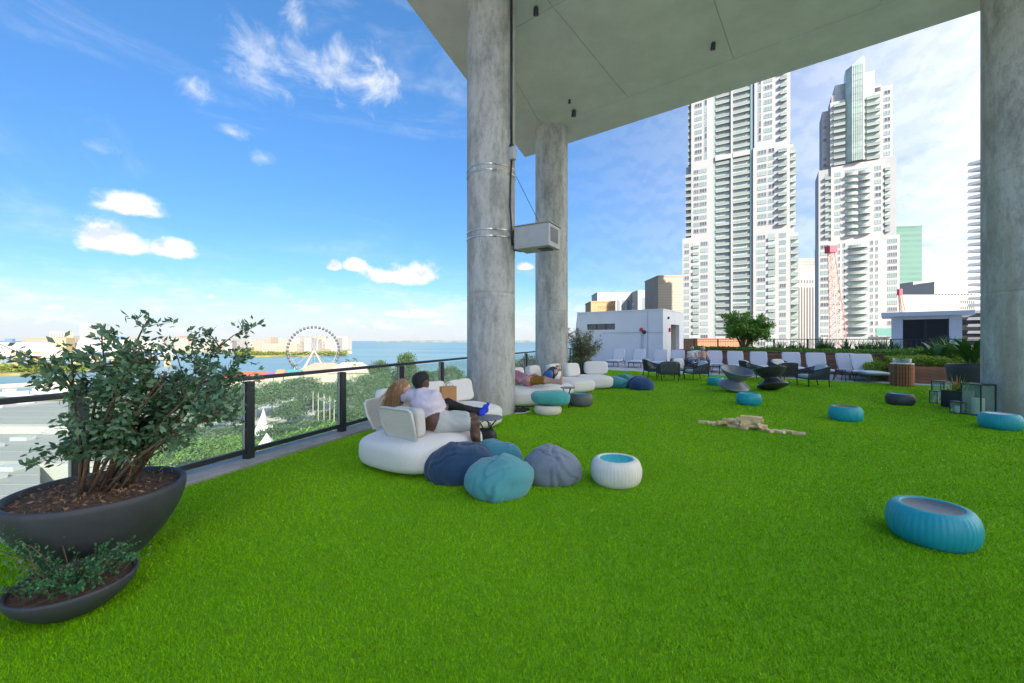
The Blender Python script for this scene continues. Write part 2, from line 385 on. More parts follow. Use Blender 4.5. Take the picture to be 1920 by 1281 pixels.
def in_poly(P, poly):
    x, y = P[:, 0], P[:, 1]; c = np.zeros(len(P), bool); n = len(poly)
    for i in range(n):
        x1, y1 = poly[i]; x2, y2 = poly[(i + 1) % n]
        if y1 == y2: continue
        k = ((y1 > y) != (y2 > y)) & (x < (x2 - x1) * (y - y1) / (y2 - y1) + x1); c ^= k
    return c
def grass_blades():
    n = 1050000; u = NP.uniform(0, 1, n); e = 0.55; y0, y1 = 1.35, 21.0
    Y = (y0 ** e + u * (y1 ** e - y0 ** e)) ** (1 / e)
    P = np.column_stack((NP.uniform(-1.3, 1.3, n) * Y, Y)); P = P[in_poly(P, TURF)]; n = len(P)
    Q = np.column_stack((NP.uniform(-6, 26, 420000), NP.uniform(0.9, 23.5, 420000))); Q = Q[in_poly(Q, TURF) & ((np.abs(Q[:, 0]) > 1.3 * Q[:, 1]) | (Q[:, 1] < 1.4) | (Q[:, 1] > 20.8))]
    P = np.vstack((P, Q)); n = len(P)
    w = (0.0013 + 0.0017 * np.maximum(P[:, 1], np.where(np.abs(P[:, 0]) > 1.3 * P[:, 1], 8.0, 0))) * NP.uniform(0.7, 1.3, n); h = 0.020 * NP.uniform(0.55, 1.25, n)
    a = NP.uniform(0, 2 * np.pi, n); d = np.column_stack((np.cos(a), np.sin(a)))
    b2_ = NP.uniform(0, 2 * np.pi, n); lean = np.column_stack((np.cos(b2_), np.sin(b2_))) * (h * NP.uniform(0.2, 0.95, n))[:, None]
    V = np.zeros((n, 3, 3)); V[:, 0, :2] = P - d * w[:, None] / 2; V[:, 1, :2] = P + d * w[:, None] / 2
    V[:, 2, :2] = P + lean; V[:, :2, 2] = -0.002; V[:, 2, 2] = h
    o = npmesh('turf_pile', V.reshape(-1, 3), np.arange(n * 3).reshape(-1, 3), M_turf)
    tag(o, 'bright green artificial turf covering the terrace', 'turf', kind='stuff')
grass_blades()

# far paving beyond the turf, curb under the balustrade, podium below
mb = MB(); mb.prism([(RAILX(23.1) + 0.3, 23.3), (33.0, tedge(33)), (52, 8), (52, 48), (RAILX(46) - 0.2, 46)], -0.3, -0.012); tag(mb.build('paving', M_pave), kind='structure')
mb = MB(); mb.prism([(RAILX(-30) + 0.3, -30), (RAILX(0.88) + 0.3, 0.88), (52, 0.88), (52, -30)], -0.3, -0.012); tag(mb.build('bounce_paving', M_pave), kind='structure')  # unseen pale paving behind the camera, added to bounce neutral light forward
mb = MB()
a, b = -30.0, 46.0
mb.prism([(RAILX(a) - 0.22, a), (RAILX(a) + 0.27, a), (RAILX(b) + 0.27, b), (RAILX(b) - 0.22, b)], -0.4, 0.035)
tag(mb.build('kerb', M_curb, bevel=0.012), kind='structure')
mb = MB(); mb.prism([(RAILX(-30) - 0.15, -30), (RAILX(46) - 0.15, 46), (52, 48), (52, -30)], -39.9, -0.41)
tag(mb.build('podium_building', mat('podium', (0.5, 0.5, 0.49), 0.8)), 'pale podium block under the terrace', 'building')

# columns
def column(c, r, label):
    t = thing('concrete_column', label, 'column', (c[0], c[1], 0), R.uniform(0, 6), 'round concrete columns')
    prof = [(r, -0.05)]
    lifts = (2.55, 5.0, 7.35)
    z = -0.05
    for q in lifts:
        prof += [(r, q - 0.06), (r, q - 0.02), (r - 0.006, q - 0.012), (r - 0.006, q + 0.012), (r, q + 0.02), (r, q + 0.06)]
    prof += [(r, CEIL - 0.1), (r, CEIL + 0.02)]
    mb = MB(); mb.lathe(prof, 72); mb.build('shaft', M_conc, t, smooth=True)
    return t
C1 = Vector((-0.455, 9.1, 0)); C2 = Vector((1.40, 14.8, 0)); C3 = Vector((10.50, 8.64, 0))
column(C1, 0.52, 'stained round concrete column with a grey box strapped to it')
column(C2, 0.57, 'round concrete column behind the far white sofa, under the slab corner')
column(C3, 0.55, 'round concrete column at the right edge beside the lanterns')

# slab with panels
SE_R = SC + D2 * 56; SE_L = SC - DR * 38
slab = [p[:2] for p in clip_half(clip_half([(SC.x, SC.y, 0), (SE_R.x, SE_R.y, 0), (SE_L.x, SE_L.y, 0)], Vector((0, 4.0, 0)), Vector((0, 1, 0))), Vector((13, 0, 0)), Vector((-1, 0, 0)))]
mb = MB(); mb.prism(slab, CEIL + 0.006, CEIL + 0.55)
slab_o = tag(mb.build('ceiling_slab', M_ceil), kind='structure')
nl = Vector((DR.y, -DR.x, 0))                     # points inward (right) from the left edge
inner_l = SC + nl * 1.30
def cellpanels():
    t_lines = [12.3, 7.95, 3.6, -0.78]
    s0 = -4.87
    base = [(p[0], p[1], 0) for p in slab]
    g = 0.009
    polys = [clip_half(base, inner_l + nl * -g, -nl)]
    core = clip_half(base, inner_l + nl * g, nl)
    polys.append(clip_half(core, D2P * (12.3 + g), D2P))
    core = clip_half(core, D2P * (12.3 - g), -D2P)
    for i in range(len(t_lines) - 1):
        strip = clip_half(core, D2P * (t_lines[i + 1] + g), D2P); strip = clip_half(strip, D2P * (t_lines[i] - g), -D2P)
        for k in range(-3, 16):
            s_ = s0 + 2.89 * k
            p = clip_half(strip, D2 * (s_ + g), D2) if strip else []
            p = clip_half(p, D2 * (s_ + 2.89 - g), -D2) if p else []
            if len(p) > 2: polys.append(p)
    for p in polys:
        if len(p) < 3: continue
        mb = MB(); mb.prism([(q[0], q[1]) for q in p], CEIL - 0.012, CEIL + 0.004); mb.build('ceiling_panel', M_ceil, slab_o)
cellpanels()
def spot(px, py, s, name_label):
    Y = 7.4 * F / (HY - py); x = (px - CX) / F * Y
    t = thing('ceiling_spotlight', name_label, 'light', (x, Y, CEIL - 0.012), 0, 'small black fixtures under the slab')
    mb = MB(); mb.lathe([(0.03 * s, 0.0), (0.03 * s, -0.03)], 14, capb=True); mb.build('canopy', M_dark, t)
    mb = MB(); M = Matrix.Rotation(0.35, 3, 'X'); mb.lathe([(0.045 * s, 0.0), (0.05 * s, -0.12 * s)], 14, (0, 0, -0.02), M=M, capb=True, capt=True); mb.build('lamp_head', M_dark, t)
spot(1076, 206, 1.5, 'black downlight under the slab nearest the far column')
spot(1068, 186, 0.8, 'smaller black sensor beside the downlight by the far column')
spot(1338, 79, 1.2, 'black downlight under the slab in front of the tall tower')
spot(1005, 12, 1.2, 'black downlight under the slab at the top edge of the picture')

# unseen tower added behind the camera to the right to keep the terrace in shade
shade_wallm = mat('shade_tower_wall', (0.62, 0.62, 0.60), 0.7, var=0.05, vs=0.3)
glz = mat('dark_glazing', (0.05, 0.07, 0.08), 0.12, spec=0.8)
def shade_block(c, rz, sx, sy, z0, z1, label):
    t = thing('shade_tower', label, 'building', (c[0], c[1], z0), rz)
    h = z1 - z0
    mb = MB(); mb.b2((-sx / 2, -sy / 2, 0), (sx / 2, sy / 2, h)); mb.build('wall', shade_wallm, t)
    wb = MB(); wb.b2((-sx / 2 + 1, sy / 2 - 0.01, 0.9), (sx / 2 - 1, sy / 2 + 0.06, 2.4)); bb = MB(); bb.b2((-sx / 2 + .5, sy / 2 + 0.062, -0.1), (sx / 2 - .5, sy / 2 + 0.9, 0.08))
    for f in range(int(h / 3.2)):
        if f == 0: w0 = wb.build('window_band', glz, t); b0 = bb.build('balcony', shade_wallm, t)
        else:
            for o in (w0, b0): dup(o, loc=(0, 0, 3.2 * f), parent=t)
ax = Vector((math.sin(SUN_AZ), math.cos(SUN_AZ), 0)); pq = Vector((-ax.y, ax.x, 0))
cc = ax * 64 + pq * 19.0
shade_block(cc, math.atan2(-ax.y, -ax.x) - math.pi / 2, 44, 15, -40, 60, 'pale unseen tower added behind the terrace to shade it')

# ------------------------------------------------------------------ balustrade
M_glass = glassmat('pane_glass', (0.90, 0.97, 0.945), 0.87)
def balustrade():
    t = thing('glass_balustrade', 'dark framed glass balustrade along the terrace edge', 'balustrade')
    H = 1.075; step = 1.585; ys = [5.457 + step * k for k in range(-3, 25)]
    P = lambda Y, o=0.0: Vector((RAILX(Y) + o, Y, 0))
    ang = math.atan2(DR.y, DR.x) - math.pi / 2
    post = None
    for Y in ys:
        if post is None:
            mb = MB(); mb.box((0, 0, H / 2 - 0.02), (0.10, 0.105, H - 0.04))
            post = mb.build('post', M_dark, t, bevel=0.006); post.location = P(Y); post.rotation_euler = (0, 0, ang)
        else: dup(post, loc=P(Y), parent=t)
    L = step * math.sqrt(1 + 0.36 ** 2)
    pane = lo = None
    for a, b in zip(ys[:-1], ys[1:]):
        m = (P(a) + P(b)) / 2
        if pane is None:
            mb = MB(); mb.box((0, 0, 0.59), (0.012, L - 0.15, 0.86)); pane = mb.build('glass_pane', M_glass, t); pane.location = m; pane.rotation_euler = (0, 0, ang)
            mb = MB(); mb.box((0, 0, 0.135), (0.055, L - 0.105, 0.06)); lo = mb.build('bottom_rail', M_dark, t, bevel=0.004); lo.location = m; lo.rotation_euler = (0, 0, ang)
            sds = []
            for sg in (-1, 1):
                mb = MB(); mb.box((0, sg * (L / 2 - 0.066), 0.59), (0.022, 0.012, 0.88)); sds.append(mb.build('edge_glint', mat('glint_grey', (0.35, 0.38, 0.37), 0.4), t)); sds[-1].location = m; sds[-1].rotation_euler = (0, 0, ang)  # pale strips stand in for light reflected at the pane edges
        else:
            for o in (pane, lo, *sds): dup(o, loc=m, parent=t)
    mb = MB(); mb.bar(P(ys[0]) + Vector((0, 0, H)), P(ys[-1]) + Vector((0, 0, H)), 0.085, 0.05); mb.build('top_rail', M_dark, t, bevel=0.008)
balustrade()

# ------------------------------------------------------------------ white service building at the far side
BA = Vector((9.75, 27.0, 0))                           # near right corner
def frame_pt(o, ex, ey): return lambda u, w, z=0: o + ex * u + ey * w + Vector((0, 0, z))
def service_building():
    ang = math.atan2(D2.y, D2.x)
    t = thing('service_building', 'white walled service building with a strip window and a side door', 'building', BA, ang)
    # local x along front to the right (negative = left), y away from camera
    Wd = 6.2; Hh = 3.52; Dp = 4.6
    wall = mat('service_wall', (0.70, 0.71, 0.73), 0.7, var=0.03, vs=1.0, bump=0.03, bs=30)
    wx0, wx1, wz0, wz1 = -5.42, -3.28, 2.28, 2.70
    mb = MB()
    mb.b2((-Wd, 0, 0), (wx0, 0.25, Hh)); mb.b2((wx1, 0, 0), (0, 0.25, Hh)); mb.b2((wx0, 0, 0), (wx1, 0.25, wz0)); mb.b2((wx0, 0, wz1), (wx1, 0.25, Hh))
    mb.add([(-Wd, 0, 0), (-Wd - 0.55, 0.3, 0), (-Wd - 0.3, 0.3, 2.4), (-Wd, 0.0, Hh)], [(0, 3, 2, 1)])
    mb.b2((-Wd, 0.25, 0), (-Wd + 0.25, Dp, Hh)); mb.b2((-Wd, Dp, 0), (0, Dp + 0.2, Hh)); mb.b2((-Wd, 0.25, Hh - 0.15), (-0.26, Dp, Hh - 0.02))
    mb.b2((-0.25, 0.25, 0), (0, 1.7, Hh)); mb.b2((-0.25, 3.7, 0), (0, Dp, Hh)); mb.b2((-0.25, 1.7, 2.62), (0, 3.7, Hh))
    mb.build('wall', wall, t)
    mb = MB(); mb.b2((wx0, 0.12, wz0), (wx1, 0.16, wz1)); w = mb.build('window', glz, t)
    mb = MB()
    for k in range(4):
        x = wx0 + (wx1 - wx0) * k / 3; mb.b2((x - 0.02, 0.09, wz0), (x + 0.02, 0.118, wz1))
    mb.build('frame', M_dark, w)
    mb = MB(); mb.b2((-0.9, 1.7, 0), (-0.85, 3.7, 2.62)); mb.b2((-0.85, 1.66, 0), (-0.25, 1.7, 2.62)); mb.b2((-0.85, 3.7, 0), (-0.25, 3.74, 2.62)); mb.build('porch', mat('porch_wall', (0.5, 0.47, 0.42), 0.8), t)
    mb = MB(); mb.b2((-0.84, 2.4, 0), (-0.80, 3.4, 2.15)); dd = mb.build('door', mat('door_grey', (0.045, 0.05, 0.06), 0.5), t)
    mb = MB(); mb.b2((-0.795, 2.48, 0.98), (-0.74, 2.53, 1.1)); mb.build('handle', mat('steel', (0.6, 0.6, 0.6), 0.3, metal=1.0), dd)
    mb = MB(); mb.b2((-0.27, -0.06, Hh), (0.03, Dp, Hh + 0.06)); mb.b2((-Wd - 0.02, -0.06, Hh), (-0.27, 0.29, Hh + 0.06)); mb.build('parapet_cap', M_white, t)
    pipe = mat('pipe_grey', (0.32, 0.33, 0.35), 0.5)
    for x in (-1.42, -1.30, -0.98): 
        mb = MB(); mb.tube([(x, -0.03, 0.1), (x, -0.03, Hh if x == -0.98 else 2.2)], 0.014, 6); mb.build('conduit', pipe, t)
    mb = MB(); mb.tube([(-4.2, -0.03, 2.05), (0.02, -0.03, 2.05)], 0.012, 6); mb.build('conduit', pipe, t)
    red = mat('alarm_red', (0.55, 0.03, 0.05), 0.4)
    for (x, z, m_, nm) in ((-1.42, 2.25, red, 'alarm_bell'), (-1.22, 2.08, M_dark, 'alarm_horn')):
        mb = MB(); M = Matrix.Rotation(math.pi / 2, 3, 'X'); mb.lathe([(0.02, 0.0), (0.13, 0.01), (0.12, 0.06), (0.05, 0.1), (0.001, 0.11)], 18, (x, -0.001, z), M=M); mb.build(nm, m_, t, smooth=True)
    mb = MB(); mb.b2((0.001, 1.2, 2.1), (0.12, 1.36, 2.36)); mb.build('alarm_strobe', red, t, bevel=0.02)
    mb = MB(); mb.b2((0.001, 0.95, 2.95), (0.1, 1.12, 3.1)); mb.build('wall_lamp', M_dark, t, bevel=0.01)
    mb = MB(); mb.tube([(-2.6, 1.5, Hh - 0.05), (-2.6, 1.5, Hh + 0.6)], 0.015, 6); mb.box((-2.6, 1.5, Hh + 0.6), (0.1, 0.1, 0.12)); mb.build('mast', pipe, t)
service_building()

# ------------------------------------------------------------------ long raised planter with wooden front
PL0 = Vector((10.6, 26.4, 0)); PL1 = Vector((15.6, 17.6, 0)); PL2 = PL1 + Vector((1.8, 1.0, 0))
wood = mat('ipe_wood', (0.20, 0.075, 0.035), 0.55, col2=(0.36, 0.16, 0.08), vs=3, rnd=0.25, stretch=(1, 1, 14))
wood_pale = mat('ipe_wood_pale', (0.19, 0.065, 0.03), 0.55, col2=(0.36, 0.15, 0.07), vs=3, rnd=0.3, stretch=(1, 1, 10))
soil = mat('soil', (0.055, 0.032, 0.018), 0.95, col2=(0.15, 0.085, 0.045), vs=28, bump=1.0, bs=50, detail=8)
def long_planter():
    t = thing('raised_planter', 'long raised planter with a boarded front behind the sun loungers', 'planter')
    H = 0.98
    ex = (PL1 - PL0); L = ex.length; ex.normalize(); ey = Vector((-ex.y, ex.x, 0)) 
    if ey.y < 0: ey = -ey
    DP = 3.2
    mb = MB(); p = [PL0, PL1, PL1 + ey * DP, PL0 + ey * DP]; mb.prism([(q.x, q.y) for q in p], -0.01, H - 0.12); mb.build('planter_body', mat('planter_core', (0.09, 0.08, 0.07), 0.8), t)
    mb = MB(); q = [PL0 + ey * 0.2, PL1 + ey * 0.2, PL1 + ey * (DP - 0.1), PL0 + ey * (DP - 0.1)]; mb.prism([(a.x, a.y) for a in q], H - 0.11, H - 0.08); mb.build('soil', soil, t)
    ang = math.atan2(ex.y, ex.x)
    nb = 7; seg = 5; pl = None
    for i in range(nb):
        for j in range(seg):
            c = PL0 + ex * (L * (j + 0.5) / seg) - ey * 0.018 + Vector((0, 0, 0.065 + i * 0.128))
            if pl is None:
                mb = MB(); mb.box((0, 0, 0), (L / seg - 0.008, 0.03, 0.118)); pl = mb.build('plank', wood, t); pl.location = c; pl.rotation_euler = (0, 0, ang)
            else: dup(pl, loc=c, parent=t)
    mb = MB(); mb.bar(PL0 + ey * 0.08 + Vector((0, 0, H - 0.02)), PL1 + ey * 0.08 + Vector((0, 0, H - 0.02)), 0.26, 0.05); mb.build('coping', mat('coping_wood', (0.22, 0.13, 0.09), 0.6, var=0.2, vs=5), t, bevel=0.005)
    return ex, ey, H, DP
PEX, PEY, PH, PDP = long_planter()
# nearer planter return to the right (hedge bed with boarded front)
PR0 = G(1668, 716); PR1 = PR0 + Vector((0.83, -0.56, 0)) * 3.6
def near_planter():
    t = thing('hedge_planter', 'low boarded planter holding the clipped yellow green hedge', 'planter')
    ex = (PR1 - PR0).normalized(); ey = Vector((-ex.y, ex.x, 0)); ey = ey if ey.y > 0 else -ey
    L = (PR1 - PR0).length; H = 0.62; DP = 2.6; ang = math.atan2(ex.y, ex.x)
    mb = MB(); q = [PR0, PR1, PR1 + ey * DP, PR0 + ey * DP]; mb.prism([(a.x, a.y) for a in q], -0.01, H - 0.06); mb.build('planter_body', MATS['planter_core'], t)
    mb = MB(); q = [PR0 + ex * .05 + ey * .06, PR1 - ex * .05 + ey * .06, PR1 - ex * .05 + ey * (DP - .05), PR0 + ex * .05 + ey * (DP - .05)]; mb.prism([(a.x, a.y) for a in q], H - 0.055, H - 0.04); mb.build('soil', soil, t)
    pl = p2 = None
    for i in range(5):
        z = 0.06 + i * 0.122
        c = (PR0 + PR1) / 2 - ey * 0.018 + Vector((0, 0, z))
        if pl is None:
            mb = MB(); mb.box((0, 0, 0), (L, 0.03, 0.114)); pl = mb.build('plank', wood, t); pl.location = c; pl.rotation_euler = (0, 0, ang)
            mb = MB(); mb.box((0, 0, 0), (0.03, DP, 0.114)); p2 = mb.build('plank', wood, t); p2.location = PR0 + ey * DP / 2 - ex * 0.018 + Vector((0, 0, z)); p2.rotation_euler = (0, 0, ang)
        else:
            dup(pl, loc=c, parent=t); dup(p2, loc=PR0 + ey * DP / 2 - ex * 0.018 + Vector((0, 0, z)), parent=t)
    return ex, ey, H, DP
NEX, NEY, NH, NDP = near_planter()

# ------------------------------------------------------------------ fence behind the planter
def back_fence():
    t = thing('black_fence', 'thin black metal fence above the long planter', 'fence')
    a = PL0 + PEY * 3.0 - PEX * 1.2; b = PL1 + PEY * 3.0 + PEX * 4.6; L = (b - a).length; n = 9; ang = math.atan2(PEX.y, PEX.x)
    H = 1.60; z0 = 0.8; po = pk = None
    for i in range(n + 1):
        c = a + (b - a) * (i / n)
        if po is None:
            mb = MB(); mb.b2((-0.035, -0.035, 0), (0.035, 0.035, H)); po = mb.build('post', M_dark, t); po.location = c; po.rotation_euler = (0, 0, ang)
        else: dup(po, loc=c, parent=t)
    for z in (H, z0 + 0.12): 
        mb = MB(); mb.bar(a + Vector((0, 0, z)), b + Vector((0, 0, z)), 0.05, 0.035); mb.build('rail', M_dark, t)
    for i in range(1, n * 10):
        if i % 10 == 0: continue
        c = a + (b - a) * (i / (n * 10)) + Vector((0, 0, z0 + 0.12))
        if pk is None:
            mb = MB(); mb.b2((-0.006, -0.006, 0), (0.006, 0.006, H - z0 - 0.12)); pk = mb.build('picket', M_dark, t); pk.location = c
        else: dup(pk, loc=c, parent=t)
back_fence()

# ------------------------------------------------------------------ louvred plant room
def plant_room():
    c = D(1735, 650, 27.0); c.z = 0; rz = -0.74
    t = thing('louvred_plant_room', 'grey pavilion with a flat roof and dark double louvre doors', 'pavilion', c, rz)
    cl = mat('plant_room_wall', (0.55, 0.57, 0.6), 0.7, var=0.04, vs=2)
    w, h = 3.25, 3.1
    mb = MB()
    for sg in (-1, 1): mb.b2((sg * (w / 2 - 0.28) - 0.28, 0, 0), (sg * (w / 2 - 0.28) + 0.28, 3, h))
    mb.b2((-w / 2 + .57, 0.5, 0), (w / 2 - .57, 3, h - 0.002)); mb.b2((-w / 2 + .57, 0.02, 2.9), (w / 2 - .57, 0.5, h - 0.001)); mb.build('wall', cl, t)
    mb = MB(); mb.b2((-w / 2 - 0.5, -0.5, h), (w / 2 + 0.5, 3.4, h + 0.28)); mb.build('roof', cl, t, bevel=0.02)
    lm = mat('louvre_dark', (0.02, 0.024, 0.028), 0.5)
    mb = MB(); mb.b2((-w / 2 + .57, 0.2, 0.3), (w / 2 - .57, 0.24, 2.9)); mb.build('backing', lm, t)
    for sg in (-1, 1):
        mb = MB(); x = sg * (w / 4 - .285 - 0.0)
        mb.b2((x - w / 4 + .3, 0.05, 0.3), (x - w / 4 + .36, 0.16, 2.9)); mb.b2((x + w / 4 - .36, 0.05, 0.3), (x + w / 4 - .3, 0.16, 2.9)); lf = mb.build('louvre_frame', lm, t)
    sl = None
    for sg in (-1, 1):
        for i in range(20):
            loc = (sg * (w / 4 - .285), 0.11, 0.38 + i * 0.127)
            if sl is None:
                mb = MB(); M = Matrix.Rotation(0.6, 3, 'X'); mb.box((0, 0, 0), (w / 2 - .74, 0.014, 0.13), M=M); sl = mb.build('louvre_blade', mat('louvre_blade', (0.035, 0.042, 0.048), 0.45), t); sl.location = loc
            else: dup(sl, loc=loc, parent=t)
plant_room()

# ------------------------------------------------------------------ high-rise towers
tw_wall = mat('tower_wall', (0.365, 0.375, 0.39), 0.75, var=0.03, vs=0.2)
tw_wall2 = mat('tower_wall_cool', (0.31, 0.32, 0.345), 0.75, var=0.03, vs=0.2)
def glass_rnd(name, cols, rough=0.15):
    m = bpy.data.materials.new(name); m.use_nodes = True; nt = m.node_tree; b = nt.nodes['Principled BSDF']
    oi = nt.nodes.new('ShaderNodeObjectInfo'); rp = nt.nodes.new('ShaderNodeValToRGB'); rp.color_ramp.interpolation = 'CONSTANT'
    e = rp.color_ramp.elements
    e[0].position = 0; e[0].color = (*cols[0], 1); e[1].position = 1.0 / len(cols); e[1].color = (*cols[1], 1)
    for i, c in enumerate(cols[2:]): x = e.new((i + 2) / len(cols)); x.color = (*c, 1)
    nt.links.new(oi.outputs['Random'], rp.inputs[0]); nt.links.new(rp.outputs[0], b.inputs['Base Color'])
    b.inputs['Roughness'].default_value = rough; b.inputs['Specular IOR Level'].default_value = 0.6
    MATS[name] = m; return m
tw_glass = glass_rnd('tower_glass', [(0.12, 0.15, 0.165), (0.18, 0.27, 0.27), (0.22, 0.30, 0.31), (0.08, 0.10, 0.115), (0.20, 0.28, 0.28), (0.13, 0.16, 0.175), (0.26, 0.34, 0.34)])
tw_dark = glass_rnd('tower_recess', [(0.30, 0.37, 0.36), (0.38, 0.48, 0.45), (0.44, 0.54, 0.50), (0.25, 0.30, 0.30), (0.40, 0.50, 0.47)])
rail_m = mat('tower_balcony_front', (0.24, 0.28, 0.275), 0.4, rnd=0.12)
FL = 2.95
class Tower:
    def __init__(s, name, label, px, Z0, z0=-40):
        s.e = Vector((0.855, -0.518, 0)); s.P0 = Vector(((px - CX) / F * Z0, Z0, 0)); s.Z0 = Z0
        s.t = thing(name, label, 'tower', (s.P0.x, s.P0.y, z0), math.atan2(s.e.y, s.e.x)); s.z0 = z0
        s.cache = {}
    def u(s, px):
        k = (px - CX) / F; return (k * s.Z0 - s.P0.x) / (0.855 + 0.518 * k)
    def z(s, px, py):
        return EYE + (HY - py) / F * (s.Z0 - 0.518 * s.u(px)) - s.z0
    def vol(s, p0, p1, zt, w0=0.0, w1=18.0, zb=0.0, m=None, nm='wall'):
        mb = MB(); mb.b2((s.u(p0), w0, zb), (s.u(p1), w1, zt)); return mb.build(nm, m or tw_wall, s.t)
    def piece(s, key, make, loc):
        if key not in s.cache: o = make(); o.location = loc; s.cache[key] = o; return o
        return dup(s.cache[key], loc=loc, parent=s.t)
    def floors(s, za, zb): 
        k0 = math.ceil((za) / FL); return [k * FL for k in range(k0, int(zb / FL)) if (k + 1) * FL <= zb + 0.01]
    def win(s, p0, p1, za, zb, w=0.0, n=3, hh=1.55):
        u0, u1 = s.u(p0), s.u(p1)
        def make():
            mb = MB(); W_ = u1 - u0
            mb.b2((-W_ / 2, -0.04, 0), (W_ / 2, 0.1, hh), 0)
            for i in range(n + 1):
                x = -W_ / 2 + W_ * i / n; mb.b2((x - 0.07, -0.10, -0.003), (x + 0.07, -0.042, hh + 0.003), 1)
            mb.b2((-W_ / 2 - 0.1, -0.16, -0.14), (W_ / 2 + 0.1, -0.043, -0.004), 1)
            return mb.build('window', [tw_glass, tw_wall], s.t)
        for z in s.floors(za, zb): s.piece(('w', p0, p1, w), make, ((u0 + u1) / 2, w, z + 0.85))
    def balc(s, p0, p1, za, zb, w=0.0, out=1.3, curve=0.0, n=3):
        u0, u1 = s.u(p0), s.u(p1); W_ = u1 - u0
        def recess():
            mb = MB(); mb.b2((-W_ / 2 + 0.04, -0.05, 0.12), (W_ / 2 - 0.04, 0.1, FL - 0.22), 0)
            for i in range(1, n): x = -W_ / 2 + W_ * i / n; mb.b2((x - 0.06, -0.10, 0.12), (x + 0.06, -0.052, FL - 0.22), 1)
            return mb.build('window', [tw_dark, tw_wall], s.t)
        def slab_():
            mb = MB()
            if curve:
                N = 8; pf = [(-W_ / 2 + W_ * i / N, -out - curve * (1 - (2 * i / N - 1) ** 2)) for i in range(N + 1)]
                mb.prism(pf + [(W_ / 2, -0.06), (-W_ / 2, -0.06)], -0.14, 0.08, 0)
                for i in range(N): mb.bar((*pf[i], 0.6), (*pf[i + 1], 0.6), 0.05, 0.98, 1)
            else:
                mb.b2((-W_ / 2, -out, -0.14), (W_ / 2, -0.06, 0.08), 0); mb.b2((-W_ / 2, -out, 0.081), (W_ / 2, -out + 0.06, 1.08), 1)
                for sg in (-1, 1): mb.b2((sg * W_ / 2 - (0.06 if sg > 0 else 0), -out + 0.062, 0.081), (sg * W_ / 2 + (0.06 if sg < 0 else 0), -0.07, 1.08), 1)
            return mb.build('balcony', [tw_wall, rail_m], s.t)
        for z in s.floors(za, zb):
            s.piece(('r', p0, p1, w), recess, ((u0 + u1) / 2, w, z)); s.piece(('s', p0, p1, w), slab_, ((u0 + u1) / 2, w, z))

def tower_one():
    T = Tower('residential_tower', 'tall white residential tower with a recessed band of balconies between white wings', 1390, 178)
    top = 165; zl1 = T.z(1283, 447); zl2 = T.z(1283, 312); zr1 = T.z(1475, 422); zr2 = T.z(1475, 265); zb = 36
    T.vol(1279.5, 1337, zl1); T.vol(1296, 1337, top, 0.01, 18, zl1 + 0.01)
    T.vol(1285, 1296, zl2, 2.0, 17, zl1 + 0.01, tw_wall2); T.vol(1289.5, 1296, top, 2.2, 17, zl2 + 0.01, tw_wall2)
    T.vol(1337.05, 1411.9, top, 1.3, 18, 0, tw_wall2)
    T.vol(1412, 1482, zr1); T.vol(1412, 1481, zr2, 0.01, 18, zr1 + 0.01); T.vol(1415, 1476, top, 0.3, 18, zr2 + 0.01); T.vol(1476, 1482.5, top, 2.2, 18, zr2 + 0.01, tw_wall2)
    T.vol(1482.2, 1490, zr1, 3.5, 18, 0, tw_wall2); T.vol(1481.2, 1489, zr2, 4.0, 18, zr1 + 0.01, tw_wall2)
    T.vol(1370.3, 1374, top, -0.1, 1.28, 0, tw_wall, 'pier')
    zmech = T.z(1390, 290); 
    T.vol(1341, 1370.2, zmech + 1.4, -0.2, 1.28, zmech - 0.6, tw_wall, 'band'); T.vol(1374.1, 1406, zmech + 1.4, -0.2, 1.28, zmech - 0.6, tw_wall, 'band')
    T.balc(1341.5, 1370, zb, top - 3, 1.3, 1.0, 0, 4); T.balc(1374.3, 1405.5, zb, top - 3, 1.3, 1.0, 0, 4)
    T.win(1283.5, 1292, zb, zl1, 0, 2); T.balc(1299, 1311, zb, zl1, 0, 0.5); T.win(1314, 1327, zb, zl1, 0, 3)
    T.win(1301, 1310, zl1, zl2, 0.01, 2); T.win(1312, 1325, zl1, zl2, 0.01, 3); T.balc(1285, 1295.5, zl1, zl2, 2.0, 2.2)
    T.win(1303, 1316, zl2, top - 3, 0.01, 3); T.win(1321, 1325.5, zl2, top - 3, 0.01, 1, 2.3); T.balc(1289.5, 1295.8, zl2, top - 3, 2.2, 1.6)
    T.win(1420, 1435, zb, zr1, 0, 3); T.balc(1440, 1454, zb, zr1, 0, 0.5); T.win(1462, 1473.5, zb, zr1, 0, 3); T.balc(1483, 1498, zb, zr1, 3.5, 1.6, 0, 2)
    T.win(1421, 1437, zr1, zr2, 0.01, 3); T.win(1441, 1452, zr1, zr2, 0.01, 2); T.balc(1459, 1475.5, zr1, zr2, 0.01, 1.2); T.balc(1482, 1493, zr1, zr2, 4.0, 1.5, 0, 2)
    T.win(1422, 1427, zr2, top - 3, 0.3, 1, 2.3); T.win(1433, 1448, zr2, top - 3, 0.3, 3); T.balc(1463, 1475.5, zr2, top - 3, 0.3, 1.0)
    T.vol(1407, 1411, top, 0.5, 1.29, 0, tw_glass, 'corner_glazing'); T.vol(1337.2, 1341, top, 0.5, 1.29, 0, tw_glass, 'corner_glazing')
tower_one()
